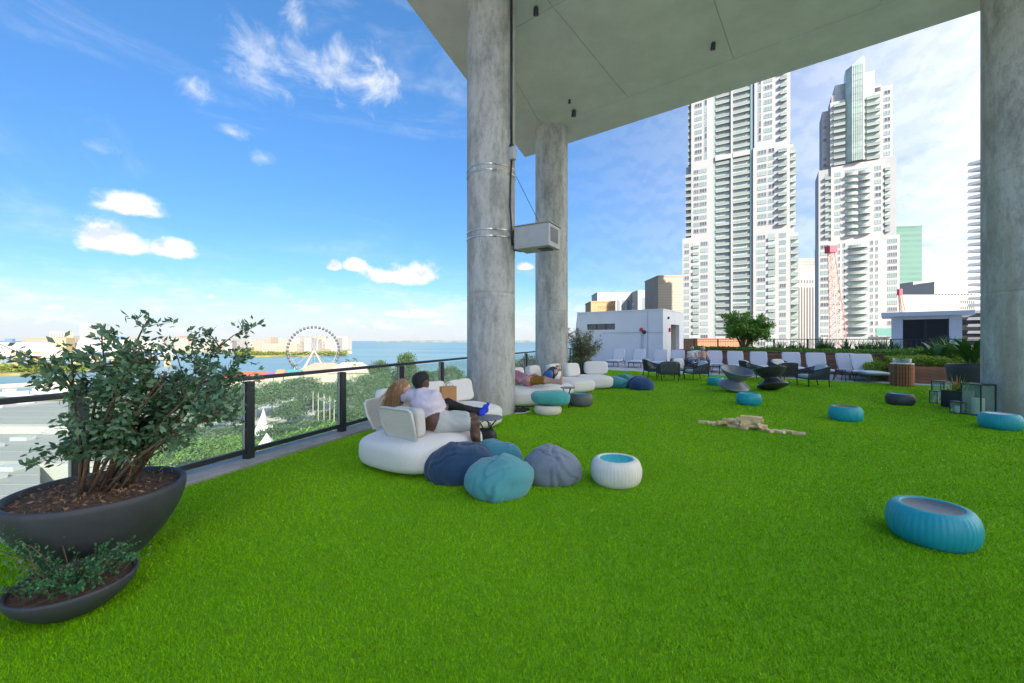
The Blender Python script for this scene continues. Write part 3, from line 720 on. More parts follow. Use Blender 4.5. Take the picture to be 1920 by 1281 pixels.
def tower_two():
    T = Tower('residential_tower', 'stepped white residential tower with a glass crown and curved balconies', 1610, 186)
    z = lambda py, px=1610: T.z(px, py)
    zlow = z(447); zm = z(305); zb = 36
    T.vol(1535, 1687, zlow); 
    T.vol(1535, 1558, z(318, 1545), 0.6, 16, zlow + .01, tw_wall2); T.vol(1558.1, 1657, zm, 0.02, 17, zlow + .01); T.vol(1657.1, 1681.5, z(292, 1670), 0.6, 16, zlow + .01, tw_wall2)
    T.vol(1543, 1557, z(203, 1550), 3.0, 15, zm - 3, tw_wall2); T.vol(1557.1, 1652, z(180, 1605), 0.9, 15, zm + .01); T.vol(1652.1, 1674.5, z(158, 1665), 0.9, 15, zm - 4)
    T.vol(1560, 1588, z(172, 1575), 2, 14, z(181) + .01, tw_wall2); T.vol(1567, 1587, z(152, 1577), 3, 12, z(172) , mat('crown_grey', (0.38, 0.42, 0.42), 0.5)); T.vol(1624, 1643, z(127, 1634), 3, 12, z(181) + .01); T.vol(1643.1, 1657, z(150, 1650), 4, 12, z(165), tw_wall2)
    gm = mat('crown_glass', (0.36, 0.46, 0.41), 0.15, var=0.15, vs=0.25, spec=0.7)
    u0, u1 = T.u(1586), T.u(1622); mb = MB()
    za, zt = z(302), z(110)
    mb.add([(u0, 0.6, za), (u0 + 2, -1.6, za), (u1 - 1, -1.6, za), (u1, 0.6, za), (u1, 6, za), (u0, 6, za), (u0, 0.6, zt - 3.4), (u0 + 2, -1.6, zt - 3), (u1 - 1, -1.6, zt), (u1, 0.6, zt), (u1, 6, zt), (u0, 6, zt - 3.4)],
           [(0, 1, 7, 6), (1, 2, 8, 7), (2, 3, 9, 8), (3, 4, 10, 9), (4, 5, 11, 10), (5, 0, 6, 11), (6, 7, 8, 9, 10, 11)])
    cr = mb.build('glass_crown', gm, T.t)
    for f in T.floors(za, zt - 3):
        mb = MB(); mb.b2((u0 + 1.95, -1.72, f), (u1 - 0.95, -1.61, f + 0.16)); mb.build('mullion', tw_wall2, cr)
    for i in range(6):
        x = u0 + 2 + (u1 - u0 - 3) * i / 5; mb = MB(); mb.b2((x - 0.07, -1.80, za), (x + 0.07, -1.73, zt - 3.3)); mb.build('mullion', tw_wall2, cr)
    T.balc(1563, 1585, zm, z(184, 1575), 0.9, 1.4); T.balc(1625, 1650, zm, z(168, 1640), 0.9, 1.4); T.win(1659, 1670, zm - 3, z(160, 1665), 0.9, 2); T.win(1545, 1551.5, zm, z(206, 1548), 3.0, 2)
    T.balc(1547, 1557.5, zlow, z(320, 1550), 0.6, 1.0, 0, 2); T.win(1566, 1576, zlow, zm, 0.02, 2); T.balc(1584, 1607, zlow, zm, 0.02, 1.0, 0.7, 4); T.balc(1609, 1632, zlow, zm, 0.02, 1.0, 0.7, 4)
    T.win(1641, 1652, zlow, zm, 0.02, 2); T.balc(1659, 1669.5, zlow, z(295, 1665), 0.6, 1.0, 0, 2)
    T.win(1539, 1553.5, zb, zlow, 0, 3); T.win(1572, 1575, zb, zlow, 0, 1); T.win(1581, 1585, zb, zlow, 0, 1); T.balc(1590, 1627, zb + 5, zlow, 0, 0.9, 0.9, 6)
    T.win(1632.5, 1637, zb, zlow, 0, 1); T.win(1642.5, 1646, zb, zlow, 0, 1); T.win(1665, 1682, zb, zlow, 0, 4)
    T.vol(1536, 1668, z(632), -6, -1.85, 0); T.vol(1636, 1670, z(617), -7.5, -6.01, z(630), mat('podium_glass', (0.16, 0.33, 0.29), 0.2), 'podium_glazing')
tower_two()

# ------------------------------------------------------------------ other city blocks on the right
def block(name, label, px0, px1, ytop, Z, wallm, bands=None, depth=25, skew=0.0, z0=-40, group=None, cat='building'):
    """a block whose front spans px0..px1 at distance Z; bands = ('h'|'v'|'g', count, material)"""
    x0 = (px0 - CX) / F * Z; x1 = (px1 - CX) / F * Z; zt = EYE + (HY - ytop) / F * Z
    t = thing(name, label, cat, ((x0 + x1) / 2, Z, z0), skew, group); w = (x1 - x0) / math.cos(skew); h = zt - z0
    mb = MB(); mb.b2((-w / 2, 0, 0), (w / 2, depth, h)); mb.build('wall', wallm, t)
    mb = MB(); mb.b2((-w / 2 - 0.2, -0.25, h - 0.01), (w / 2 + 0.2, depth + 0.2, h + 1.0)); mb.build('parapet', wallm, t)
    for (k, n, m, zlo, zhi, a, b) in bands or []:
        za, zc = h * zlo, h * zhi; ua, uc = -w / 2 + w * a, -w / 2 + w * b; first = None
        if k == 'h':
            for i in range(n):
                zz = za + (zc - za) * (i + 0.5) / n
                if first is None: mb = MB(); hh = (zc - za) / n * 0.52; mb.b2((ua, -0.12, -hh / 2), (uc, 0.1, hh / 2)); first = mb.build('window', m, t); first.location = (0, 0, zz)
                else: dup(first, loc=(0, 0, zz), parent=t)
        elif k == 'v':
            for i in range(n):
                uu = ua + (uc - ua) * (i + 0.5) / n
                if first is None: mb = MB(); hw = (uc - ua) / n * 0.6; mb.b2((-hw / 2, -0.12, za), (hw / 2, 0.1, zc)); first = mb.build('window_strip', m, t); first.location = (uu, 0, 0)
                else: dup(first, loc=(uu, 0, 0), parent=t)
        else:
            nx, nz = n
            for i in range(nx):
                for j in range(nz):
                    p = (ua + (uc - ua) * (i + 0.5) / nx, 0, za + (zc - za) * (j + 0.5) / nz)
                    if first is None:
                        mb = MB(); hw = (uc - ua) / nx * 0.55; hh = (zc - za) / nz * 0.5; mb.b2((-hw / 2, -0.1, -hh / 2), (hw / 2, 0.1, hh / 2)); first = mb.build('window', m, t); first.location = p
                    else: dup(first, loc=p, parent=t)
    return t
g_dark = mat('office_glass', (0.09, 0.085, 0.09), 0.25); g_blue = mat('office_glass_blue', (0.16, 0.2, 0.25), 0.25); g_grn = mat('office_glass_green', (0.06, 0.15, 0.125), 0.12, var=0.25, vs=0.02, spec=0.8)
w_a = mat('block_white', (0.35, 0.345, 0.34), 0.8); w_b = mat('block_beige', (0.28, 0.25, 0.21), 0.85, var=0.05, vs=0.1); w_c = mat('block_ochre', (0.36, 0.24, 0.13), 0.85); w_d = mat('block_sand', (0.33, 0.30, 0.25), 0.85)
block('office_block', 'white office block with dark vertical window strips between the two tall towers', 1489, 1538, 512, 330, w_a, [('v', 9, g_dark, 0.08, 0.88, 0.02, 0.98), ('g', (9, 1), g_dark, 0.9, 0.955, 0.02, 0.98)], 40)
block('office_block', 'sand coloured block peeking above the striped office block', 1487, 1534, 487, 420, w_d, [('h', 2, g_blue, 0.955, 0.99, 0.05, 0.95)], 40)
block('glass_tower', 'green mirrored glass tower behind the stepped white tower', 1683, 1726, 426, 360, g_grn, [('h', 20, mat('glass_band', (0.075, 0.17, 0.14), 0.1, spec=0.8), 0.3, 0.98, 0.0, 1.0)], 30, -0.12)
block('office_block', 'low white office block with dark strips right of the green glass tower', 1688, 1752, 556, 250, w_a, [('v', 5, g_dark, 0.3, 0.86, 0.1, 0.95)], 30)
block('office_block', 'white stepped block behind the low striped office block', 1712, 1762, 531, 330, w_a, [('v', 2, g_blue, 0.4, 0.9, 0.75, 0.98)], 30)
block('office_block', 'white block with a grid of small windows beside the right column', 1752, 1832, 531, 300, w_a, [('h', 1, mat('roof_band', (0.42, 0.42, 0.42), 0.8), 0.91, 0.99, 0.02, 0.98), ('g', (12, 1), g_dark, 0.885, 0.915, 0.0, 0.9), ('g', (8, 6), mat('bay_glass', (0.35, 0.42, 0.4), 0.3), 0.55, 0.86, 0.02, 0.52), ('g', (7, 6), g_dark, 0.55, 0.86, 0.6, 0.95)], 30)
block('parking_block', 'low beige block in front of the gridded white block', 1790, 1850, 588, 190, w_d, [('h', 3, g_dark, 0.7, 0.97, 0.05, 0.95)], 25)
block('apartment_block', 'white curved roof apartment block left of the beige block', 1120, 1188, 550, 420, w_a, [('v', 6, g_blue, 0.3, 0.92, 0.1, 0.92)], 30)
block('hotel_block', 'small orange block above the white service building', 1108, 1154, 567, 330, w_c, [('g', (10, 4), mat('orange_window', (0.3, 0.14, 0.05), 0.5), 0.75, 0.97, 0.28, 0.98)], 25)
block('apartment_block', 'narrow white apartment block next to the tall beige block', 1196, 1238, 546, 400, w_a, [('v', 4, g_blue, 0.3, 0.93, 0.15, 0.95)], 30)
block('office_block', 'plain beige high block left of the tall white tower', 1234, 1284, 519, 300, w_b, [('h', 22, mat('beige_band', (0.34, 0.30, 0.25), 0.8), 0.45, 0.94, 0.0, 1.0)], 30)
block('brick_block', 'low orange brick building behind the small tree', 1308, 1400, 640, 150, mat('brick_orange', (0.34, 0.15, 0.09), 0.9), [('h', 2, g_dark, 0.75, 0.95, 0.1, 0.9)], 20)
# balcony tower half hidden by the right column
def balcony_tower():
    t = thing('balcony_tower', 'white tower with pointed balconies half hidden behind the right column', 'tower', (202, 180, -40), -0.84)
    mb = MB(); mb.b2((0, 0, 0), (30, 25, 124)); mb.build('wall', MATS.get('balcony_wall') or mat('balcony_wall', (0.62, 0.63, 0.65), 0.7), t)
    first = None
    for k in range(14, 41):
        if first is None:
            mb = MB(); mb.prism([(-4.2, 1.5), (2, -1.2), (30, -1.2), (30, -0.02), (-0.02, -0.02), (-0.02, 5)], 0, 0.4); mb.prism([(-3.9, 1.5), (2, -1.1), (30, -1.1), (30, -1.05), (2, -1.05), (-3.8, 1.55)], 0.41, 1.2)
            first = mb.build('balcony', mat('balcony_white', (0.72, 0.72, 0.73), 0.7), t); first.location = (0, 0, k * FL)
        else: dup(first, loc=(0, 0, k * FL), parent=t)
balcony_tower()

# lattice crane
def crane(label, top, base, Z, w0, w1, red):
    a = D(*base, Z); b = D(*top, Z)
    t = thing('lattice_crane', label, 'crane', (a.x, a.y, a.z))
    d = b - a; n = 26
    cm = mat('crane_red', (0.48, 0.13, 0.09), 0.6); cw = mat('crane_pale', (0.46, 0.32, 0.28), 0.6)
    def ring(s): 
        w = w0 + (w1 - w0) * s; c = d * s; return [c + Vector((sx * w, sy * w, 0)) for sx, sy in ((-1, -1), (1, -1), (1, 1), (-1, 1))]
    for j in range(4):
        mb = MB(); mb.tube([ring(i / 4)[j] for i in range(5)], 0.10, 5); mb.build('chord', cm if j % 2 else cw, t)
    mb = MB()
    for i in range(n):
        r0, r1 = ring(i / n), ring((i + 1) / n)
        for j in range(4):
            mb.tube([r0[j], r1[(j + 1) % 4]] if i % 2 else [r0[(j + 1) % 4], r1[j]], 0.06, 4); mb.tube([r0[j], r0[(j + 1) % 4]], 0.05, 4)
    mb.build('lacing', cw, t)
    mb = MB(); mb.box(d, (w1 * 4.0, w1 * 4.0, 2.0)); mb.build('boom_head', mat('crane_head', (0.55, 0.05, 0.09), 0.6), t)
crane('red and white lattice crane boom rising in front of the stepped tower', (1558, 468), (1576, 690), 125, 1.7, 0.55, 1)
crane('short red lattice crane tip beside the green glass tower', (1687, 548), (1700, 640), 140, 0.8, 0.25, 0)

# ------------------------------------------------------------------ lower city: land, water, far shore
SEA = -40.0
def water_mat():
    m = bpy.data.materials.new('bay_water'); m.use_nodes = True; nt = m.node_tree; b = nt.nodes['Principled BSDF']; L = nt.links.new
    b.inputs['Roughness'].default_value = 0.3; b.inputs['Specular IOR Level'].default_value = 0.22
    t = nt.nodes.new('ShaderNodeTexCoord'); mp = nt.nodes.new('ShaderNodeMapping'); mp.inputs['Scale'].default_value = (0.0016, 0.006, 1); L(t.outputs['Object'], mp.inputs[0])
    n = nt.nodes.new('ShaderNodeTexNoise'); n.inputs['Scale'].default_value = 1.0; n.inputs['Detail'].default_value = 6; L(mp.outputs[0], n.inputs['Vector'])
    r = nt.nodes.new('ShaderNodeValToRGB'); r.color_ramp.elements[0].position = 0.35; r.color_ramp.elements[1].position = 0.68
    r.color_ramp.elements[0].color = (0.085, 0.165, 0.185, 1); r.color_ramp.elements[1].color = (0.15, 0.245, 0.26, 1); L(n.outputs[0], r.inputs[0]); L(r.outputs[0], b.inputs['Base Color'])
    n2 = nt.nodes.new('ShaderNodeTexNoise'); n2.inputs['Scale'].default_value = 0.35; n2.inputs['Detail'].default_value = 4; L(t.outputs['Object'], n2.inputs['Vector'])
    bp = nt.nodes.new('ShaderNodeBump'); bp.inputs['Strength'].default_value = 0.5; bp.inputs['Distance'].default_value = 0.6; L(n2.outputs[0], bp.inputs['Height']); L(bp.outputs[0], b.inputs['Normal'])
    return m
mb = MB(); mb.add([(-16000, -300, SEA - 1.2), (16000, -300, SEA - 1.2), (16000, 13000, SEA - 1.2), (-16000, 13000, SEA - 1.2)], [(0, 1, 2, 3)]); tag(mb.build('bay_water', water_mat()), kind='structure')
m_land = mat('park_ground', (0.07, 0.10, 0.035), 0.95, col2=(0.20, 0.19, 0.15), vs=0.035, detail=8)
mb = MB(); mb.prism([(-700, -300), (-480, 262), (-300, 330), (-215, 430), (-60, 470), (60, 470), (330, 560), (900, 900), (2500, 900), (2500, -300)], SEA - 6, SEA); tag(mb.build('city_ground', m_land), kind='structure')
PAVE2 = mat('plaza', (0.45, 0.43, 0.40), 0.9, var=0.1, vs=0.08)
mb = MB(); mb.prism([(-150, 190), (-60, 240), (-90, 330), (-190, 300)], SEA + 0.004, SEA + 0.02); tag(mb.build('plaza_pavement', PAVE2), kind='structure')
mb = MB(); mb.prism([(-330, 120), (-60, 112), (-40, 128), (-320, 140)], SEA + 0.024, SEA + 0.04); tag(mb.build('boulevard_road', mat('asphalt', (0.06, 0.06, 0.062), 0.9, var=0.1, vs=0.2)), kind='structure')

# islands
isl = mat('island_shore', (0.16, 0.15, 0.05), 0.95, col2=(0.30, 0.25, 0.10), vs=0.05)
def island(px0, px1, yn, yf, ht=1.0):
    a = (EYE - SEA) * F / (yn - HY); b = (EYE - SEA) * F / (yf - HY)
    n = 9; p = []
    for i in range(n): px = px0 + (px1 - px0) * i / (n - 1); k = a * (1 + 0.05 * math.sin(i * 2.1)) * (1 + 0.25 * (abs(2 * i / (n - 1) - 1) ** 4)); p.append(((px - CX) / F * k, k))
    for i in range(n): px = px1 - (px1 - px0) * i / (n - 1); p.append(((px - CX) / F * b, b))
    mb = MB(); mb.prism(p, SEA - 4, SEA + ht); return tag(mb.build('island', isl), kind='structure')
island(-420, 190, 703, 682, 1.2); island(420, 655, 668, 652, 1.0); island(-500, 640, 661, 646.0, 1.5)
# far low key on the horizon
mb = MB()
Zk = 6500
pts = []
for i in range(40):
    px = 705 + (1010 - 705) * i / 39; hgt = (14 + 9 * noise.noise((i * 0.35, 2, 0))) * min(1, i / 7) * min(1.0, (42 - i) / 6)
    pts.append((((px - CX) / F) * Zk, hgt))
for (x0, h0), (x1, h1) in zip(pts[:-1], pts[1:]):
    mb.add([(x0, Zk, SEA - 2), (x1, Zk, SEA - 2), (x1, Zk, SEA + h1 + 14), (x0, Zk, SEA + h0 + 14), (x0, Zk + 400, SEA - 2), (x1, Zk + 400, SEA - 2), (x1, Zk + 400, SEA + h1 + 14), (x0, Zk + 400, SEA + h0 + 14)], [(0, 1, 2, 3), (3, 2, 6, 7), (5, 4, 7, 6)])
tag(mb.build('far_shore', mat('far_key', (0.13, 0.17, 0.17), 0.95, var=0.2, vs=0.01)), kind='structure')

# ------------------------------------------------------------------ foliage makers
def leaf_cloud(cent, rad, n, size, seed, flat=0.75, shell=0.55, quad=True, clumps=26, aspect=0.5, up=0.35):
    """n leaf faces gathered in clumps through an uneven ellipsoid volume -> V, F arrays"""
    r = np.random.RandomState(seed)
    cd = r.normal(size=(clumps, 3)); cd /= np.linalg.norm(cd, axis=1)[:, None]; cd[:, 2] = np.abs(cd[:, 2]) * 1.1 - 0.28
    cr = r.uniform(shell, 1.0, clumps)[:, None]; cc = cd * cr * np.array(rad)
    k = r.randint(0, clumps, n); off = r.normal(size=(n, 3)); off /= (np.linalg.norm(off, axis=1)[:, None] + 1e-6)
    csz = r.uniform(0.22, 0.42, clumps)[k][:, None]
    P = cc[k] + off * (r.uniform(0.2, 1.0, (n, 1)) ** 0.5) * csz * np.array(rad) * np.array([1, 1, flat]) + np.array(cent)
    return leaves_at(P, size, r, aspect, up, off)
def leaves_at(P, size, r, aspect=0.5, up=0.35, out=None, droop=0.0):
    n = len(P); d = r.normal(size=(n, 3))
    if out is not None: d += out * 0.8
    d[:, 2] += up - droop; d /= np.linalg.norm(d, axis=1)[:, None]
    s = r.normal(size=(n, 3)); s -= d * (s * d).sum(1)[:, None]; s /= np.linalg.norm(s, axis=1)[:, None]
    L = size * r.uniform(0.65, 1.3, (n, 1)); w = L * aspect
    nrm = np.cross(d, s)
    V = np.zeros((n, 4, 3)); V[:, 0] = P; V[:, 1] = P + d * L * 0.5 + s * w * 0.5 + nrm * L * 0.06; V[:, 2] = P + d * L; V[:, 3] = P + d * L * 0.5 - s * w * 0.5 + nrm * L * 0.06
    return V.reshape(-1, 3), np.arange(n * 4).reshape(-1, 4)
def join_np(parts):
    Vs, Fs, o = [], [], 0
    for V, Fc in parts: Vs.append(V); Fs.append(Fc + o); o += len(V)
    return np.vstack(Vs), np.vstack(Fs)
bark = mat('bark', (0.12, 0.09, 0.06), 0.9, col2=(0.22, 0.17, 0.12), vs=8, stretch=(1, 1, 0.3), bump=0.4, bs=30)
bark_pale = mat('palm_bark', (0.42, 0.38, 0.32), 0.9, var=0.15, vs=3)
lf_park = leafmat('park_leaves', (0.03, 0.075, 0.025), (0.09, 0.165, 0.06), 0.6, 0.25)
lf_lime = leafmat('lime_leaves', (0.06, 0.15, 0.015), (0.14, 0.26, 0.04), 0.6, 0.3)
lf_palm = leafmat('palm_leaves', (0.04, 0.09, 0.02), (0.10, 0.17, 0.05), 0.5, 0.25)
lf_far = leafmat('mangrove_leaves', (0.06, 0.10, 0.012), (0.16, 0.20, 0.03), 0.7, 0.2)
def tree_proto(name, h, cr, n, size, lm, seed, stems=1, label='', cat='tree', trunk_r=0.28, clumps=26, spread=0.6):
    t = thing(name, label, cat); rr = random.Random(seed)
    mb = MB(); ch = h - cr[2] * 1.15
    for s_ in range(stems):
        a = rr.uniform(0, 6.28); bx, by = (0.25 * math.cos(a), 0.25 * math.sin(a)) if stems > 1 else (0, 0)
        tp = Vector((bx * 3, by * 3, ch)); mb.tube([(bx, by, 0), (bx * 1.4, by * 1.4, ch * 0.5), tp], [trunk_r, trunk_r * 0.8, trunk_r * 0.6], 7)
        for q in range(5):
            a = rr.uniform(0, 6.28); e = tp + Vector((math.cos(a) * cr[0] * spread, math.sin(a) * cr[1] * spread, cr[2] * rr.uniform(0.3, 1.1)))
            mb.tube([tp - Vector((0, 0, ch * rr.uniform(0, .25))), (tp + e) / 2 + Vector((0, 0, 0.1 * h * rr.random())), e], [trunk_r * 0.5, trunk_r * 0.3, trunk_r * 0.1], 5)
    mb.build('trunk', bark, t, smooth=True)
    V, Fc = leaf_cloud((0, 0, h - cr[2] * 0.75), cr, n, size, seed, clumps=clumps)
    npmesh('crown', V, Fc, lm, t); return t
def palm_proto(name, h, seed, nf=16, fl=2.6, label=''):
    t = thing(name, label, 'palm'); r = random.Random(seed)
    mb = MB(); mb.tube([(0, 0, 0), (0.15, 0.05, h * 0.5), (0.1, 0, h)], [0.26, 0.2, 0.17], 7); mb.build('trunk', bark_pale, t, smooth=True)
    parts = []; nr = np.random.RandomState(seed)
    for f in range(nf):
        a = 2 * math.pi * f / nf + r.uniform(-.2, .2); el = r.uniform(-0.3, 1.1); V = []; 
        P0 = Vector((0.1, 0, h)); d = Vector((math.cos(a), math.sin(a), 0)); sd_ = Vector((-d.y, d.x, 0)); pts = []
        for i in range(7):
            s = i / 6; pts.append(P0 + d * (fl * s * math.cos(el * (1 - s))) + Vector((0, 0, fl * (math.sin(el) * s - 0.62 * s * s))))
        for i in range(6):
            for q in range(4):
                p = pts[i].lerp(pts[i + 1], q / 4); w = fl * 0.24 * (1 - abs((i + q / 4) / 6 - 0.45))
                for sg in (-1, 1):
                    tip = p + sd_ * sg * w + d * w * 0.4 - Vector((0, 0, w * 0.45)); e = d * 0.05 * fl / 2.6
                    V += [p - e, p + e, tip + e * 0.3, tip - e * 0.3]
        V = np.array([tuple(v) for v in V]); parts.append((V, np.arange(len(V)).reshape(-1, 4)))
    V, Fc = join_np(parts); npmesh('crown', V, Fc, lf_palm, t); return t

# park trees seen over and through the balustrade; every label says where the tree shows
protos = [tree_proto('park_tree', 15, (8.0, 8.0, 7.4), 4200, 0.95, lf_park, 21, label='x', clumps=44), tree_proto('park_tree', 12.5, (6.2, 6.2, 6.2), 3200, 0.85, lf_park, 22, label='x', clumps=36),
          tree_proto('park_tree', 17, (9.5, 8.5, 8.2), 4800, 1.0, lf_park, 23, label='x', clumps=50), tree_proto('park_tree', 9, (6.0, 5.6, 4.6), 2800, 0.75, lf_lime, 24, label='x', clumps=32)]
used = set()
PG = 'trees in the park below the terrace'
def put(pi, px, ytop, Z, label, sc=1.0, group=PG):
    """top of the crown shows at (px, ytop): the crown stands Z away on the ground, its height follows"""
    base = protos[pi]; h0 = (15, 12.5, 17, 9)[pi]
    zt = EYE - (ytop - HY) / F * Z; s = (zt - SEA) / h0
    o = base if pi not in used else dup(base); used.add(pi)
    w = min(1.5, max(0.95, s) * 1.15)
    o.location = ((px - CX) / F * Z, Z, SEA); o.scale = (w * sc, w * sc, s); o.rotation_euler = (0, 0, R.uniform(0, 6.28)); tag(o, label, 'tree', group)
L1 = 'dark green park tree seen through the glass pane left of the couple'
L2 = 'dark green park tree seen through the pane behind the couple'
L3 = 'dark green park tree seen through the panes left of the strapped column'
L4 = 'pale green tree low behind the shrub in the bowl planter'
L5 = 'dark green park tree seen between the shrub and the first post'
for a in ((2, 560, 712, 235, L1), (0, 510, 722, 225, L1), (0, 610, 722, 240, L1), (1, 540, 755, 190, L1), (1, 520, 800, 150, L1), (0, 585, 790, 165, L1), (1, 620, 770, 190, L1), (3, 560, 812, 140, L1), (3, 610, 800, 150, L1), (0, 480, 735, 215, L1), (1, 575, 742, 205, L1), (3, 530, 830, 132, L1), (1, 640, 760, 185, L1),
          (2, 690, 706, 260, L2), (0, 660, 725, 225, L2), (0, 720, 702, 300, L2), (0, 700, 740, 205, L2), (1, 665, 765, 180, L2), (1, 735, 745, 200, L2), (3, 680, 800, 148, L2), (0, 640, 716, 250, L2), (3, 725, 775, 160, L2), (1, 700, 785, 160, L2),
          (0, 760, 692, 320, L3), (2, 795, 698, 290, L3), (0, 840, 690, 330, L3), (1, 780, 720, 250, L3), (0, 855, 706, 270, L3), (1, 820, 728, 235, L3), (1, 868, 735, 215, L3), (0, 900, 700, 300, L3), (1, 765, 735, 210, L3), (3, 800, 752, 185, L3), (3, 760, 770, 165, L3), (1, 845, 740, 200, L3),
          (3, 370, 828, 135, L4), (3, 420, 822, 138, L4), (3, 325, 842, 128, L4), (3, 200, 880, 118, L4), (3, 90, 905, 112, L4), (3, 30, 900, 118, L4), (3, 140, 900, 112, L4),
          (1, 400, 775, 190, L5), (1, 440, 765, 205, L5), (0, 420, 735, 240, L5), (1, 450, 720, 270, L5), (3, 460, 825, 138, L5), (1, 350, 800, 165, L5), (1, 385, 752, 215, L5), (1, 430, 800, 160, L5), (1, 380, 815, 150, L5)):
    put(*a)
put(2, 762, 666, 300, 'round tree crown rising above the balustrade right of the wheel', 0.62)
put(0, 712, 680, 330, 'small tree crown just above the rail left of the round crown', 0.7)
put(0, 990, 672, 330, 'dark green tree seen between the two left columns')
put(1, 975, 690, 260, 'low green tree behind the pane between the two left columns')
pp = palm_proto('palm_tree', 15, 5, label='palm standing in front of the giant wheel left of its legs')
pp.location = D(552, 0, 330); pp.location.z = SEA; pp.scale = (1.25, 1.25, (EYE - (684 - HY) / F * 330 - SEA) / 15.5)
PGR = 'palms along the park'
for (px, yt, Z, lb) in ((652, 674, 340, 'palm crown left of three above the balustrade beside the wheel'), (666, 672, 345, 'palm crown topmost of three above the balustrade beside the wheel'), (664, 683, 335, 'palm crown lowest of three above the balustrade beside the wheel')):
    o = dup(pp, label=lb, group=PGR); o.location = ((px - CX) / F * Z, Z, SEA); o.scale = (0.95, 0.95, (EYE - (yt - HY) / F * Z - SEA) / 15.5); o.rotation_euler = (0, 0, R.uniform(0, 6))
pp['group'] = PGR
for i, (px, yt, Z) in enumerate(((587, 728, 190), (597, 730, 185), (608, 733, 180), (619, 736, 175), (627, 742, 170), (634, 748, 166))):
    o = dup(pp, label='pale trunked palm in the row beside the second balustrade post', group=PGR); o.location = ((px - CX) / F * Z, Z, SEA); o.scale = (0.9, 0.9, (EYE - (yt - HY) / F * Z - SEA) / 15.5); o.rotation_euler = (0, 0, R.uniform(0, 6))
for i, (px, yt, Z) in enumerate(((510, 790, 150), (538, 800, 146), (565, 795, 150))):
    o = dup(pp, label='feathery palm beside the white tent roofs', group=PGR); o.location = ((px - CX) / F * Z, Z, SEA); o.scale = (1.3, 1.3, (EYE - (yt - HY) / F * Z - SEA) / 15.5); o.rotation_euler = (0, 0, R.uniform(0, 6))

# mangrove belts on the islands: one green mass each
def belt(label, px0, px1, y, n, hgt, size, seed, dz=20, lm=lf_far):
    Z = (EYE - SEA) * F / (y - HY); r = np.random.RandomState(seed)
    px = r.uniform(px0, px1, n); lump = np.array([0.55 + 0.45 * noise.noise((p * 0.05, seed, 0)) + 0.25 * noise.noise((p * 0.21, seed, 3)) for p in px])
    k = Z + r.uniform(0, dz, n); P = np.column_stack(((px - CX) / F * k, k, SEA + 1 + r.uniform(0, 1, n) ** 0.7 * hgt * lump))
    V, Fc = leaves_at(P, size, r, 0.8, 0.3); return tag(npmesh('mangrove_belt', V, Fc, lm), label, 'mangroves', kind='stuff')
belt('yellow green mangroves along the bridge island', -60, 160, 701, 5200, 13, 2.2, 3, 60)
belt('yellow green shrubs on the spit behind the giant wheel', 440, 650, 667, 5200, 11, 3.4, 4, 90)
belt('line of trees on the port island', -60, 560, 657, 5500, 12, 4.6, 6, 120)

# ------------------------------------------------------------------ giant wheel
def wheel():
    Z = 463.0; c = D(588.5, 656.6, Z); Rr = 25.4; yaw = math.radians(28)
    t = thing('giant_wheel', 'white giant observation wheel with dark cabins by the bay', 'ferris wheel', (c.x, c.y, SEA), yaw)
    hz = c.z - SEA; wm_ = mat('wheel_white', (0.36, 0.37, 0.38), 0.6)
    mb = MB()
    for dy in (-1.1, 1.1):
        for rr, w in ((Rr, 0.13), (Rr - 1.9, 0.09)):
            mb.tube([(rr * math.cos(2 * math.pi * i / 72), dy, hz + rr * math.sin(2 * math.pi * i / 72)) for i in range(73)], w, 4, cap=False)
    mb.build('rim', wm_, t)
    n = 42
    for i in range(n // 2):
        a = 2 * math.pi * i / (n // 2); mb = MB()
        for dy in (-1, 1): mb.tube([(0.8 * math.cos(a), dy * 2.0, hz + 0.8 * math.sin(a)), (Rr * math.cos(a), dy * 1.1, hz + Rr * math.sin(a))], 0.06, 4)
        mb.build('spoke', wm_, t)
    cab = None
    for i in range(n):
        a = 2 * math.pi * i / n; p = ((Rr + .4) * math.cos(a), 0, hz + (Rr + .4) * math.sin(a))
        if cab is None:
            mb = MB(); mb.sq((0, 0, -0.6), (1.35, 1.3, 1.5), 0.5, 0.5, 10, 6, 0); mb.tube([(0, -1.1, 0), (0, 1.1, 0)], 0.12, 5, 0); cab = mb.build('cabin', mat('cabin_dark', (0.03, 0.033, 0.05), 0.45), t); cab.location = p
        else: dup(cab, loc=p, parent=t)
    mb = MB(); M = Matrix.Rotation(math.pi / 2, 3, 'X'); mb.lathe([(0.01, -3), (2.0, -3), (2.0, 3), (0.01, 3)], 16, (0, 0, hz), M=M); mb.build('hub', mat('hub_brown', (0.14, 0.10, 0.08), 0.6), t)
    for sx in (-1, 1):
        for sy in (-1, 1):
            mb = MB(); mb.tube([(sx * 14.5, sy * 6.5, 0), (0, sy * 3.2, hz)], [0.95, 0.75], 8); mb.build('leg', wm_, t)
wheel()

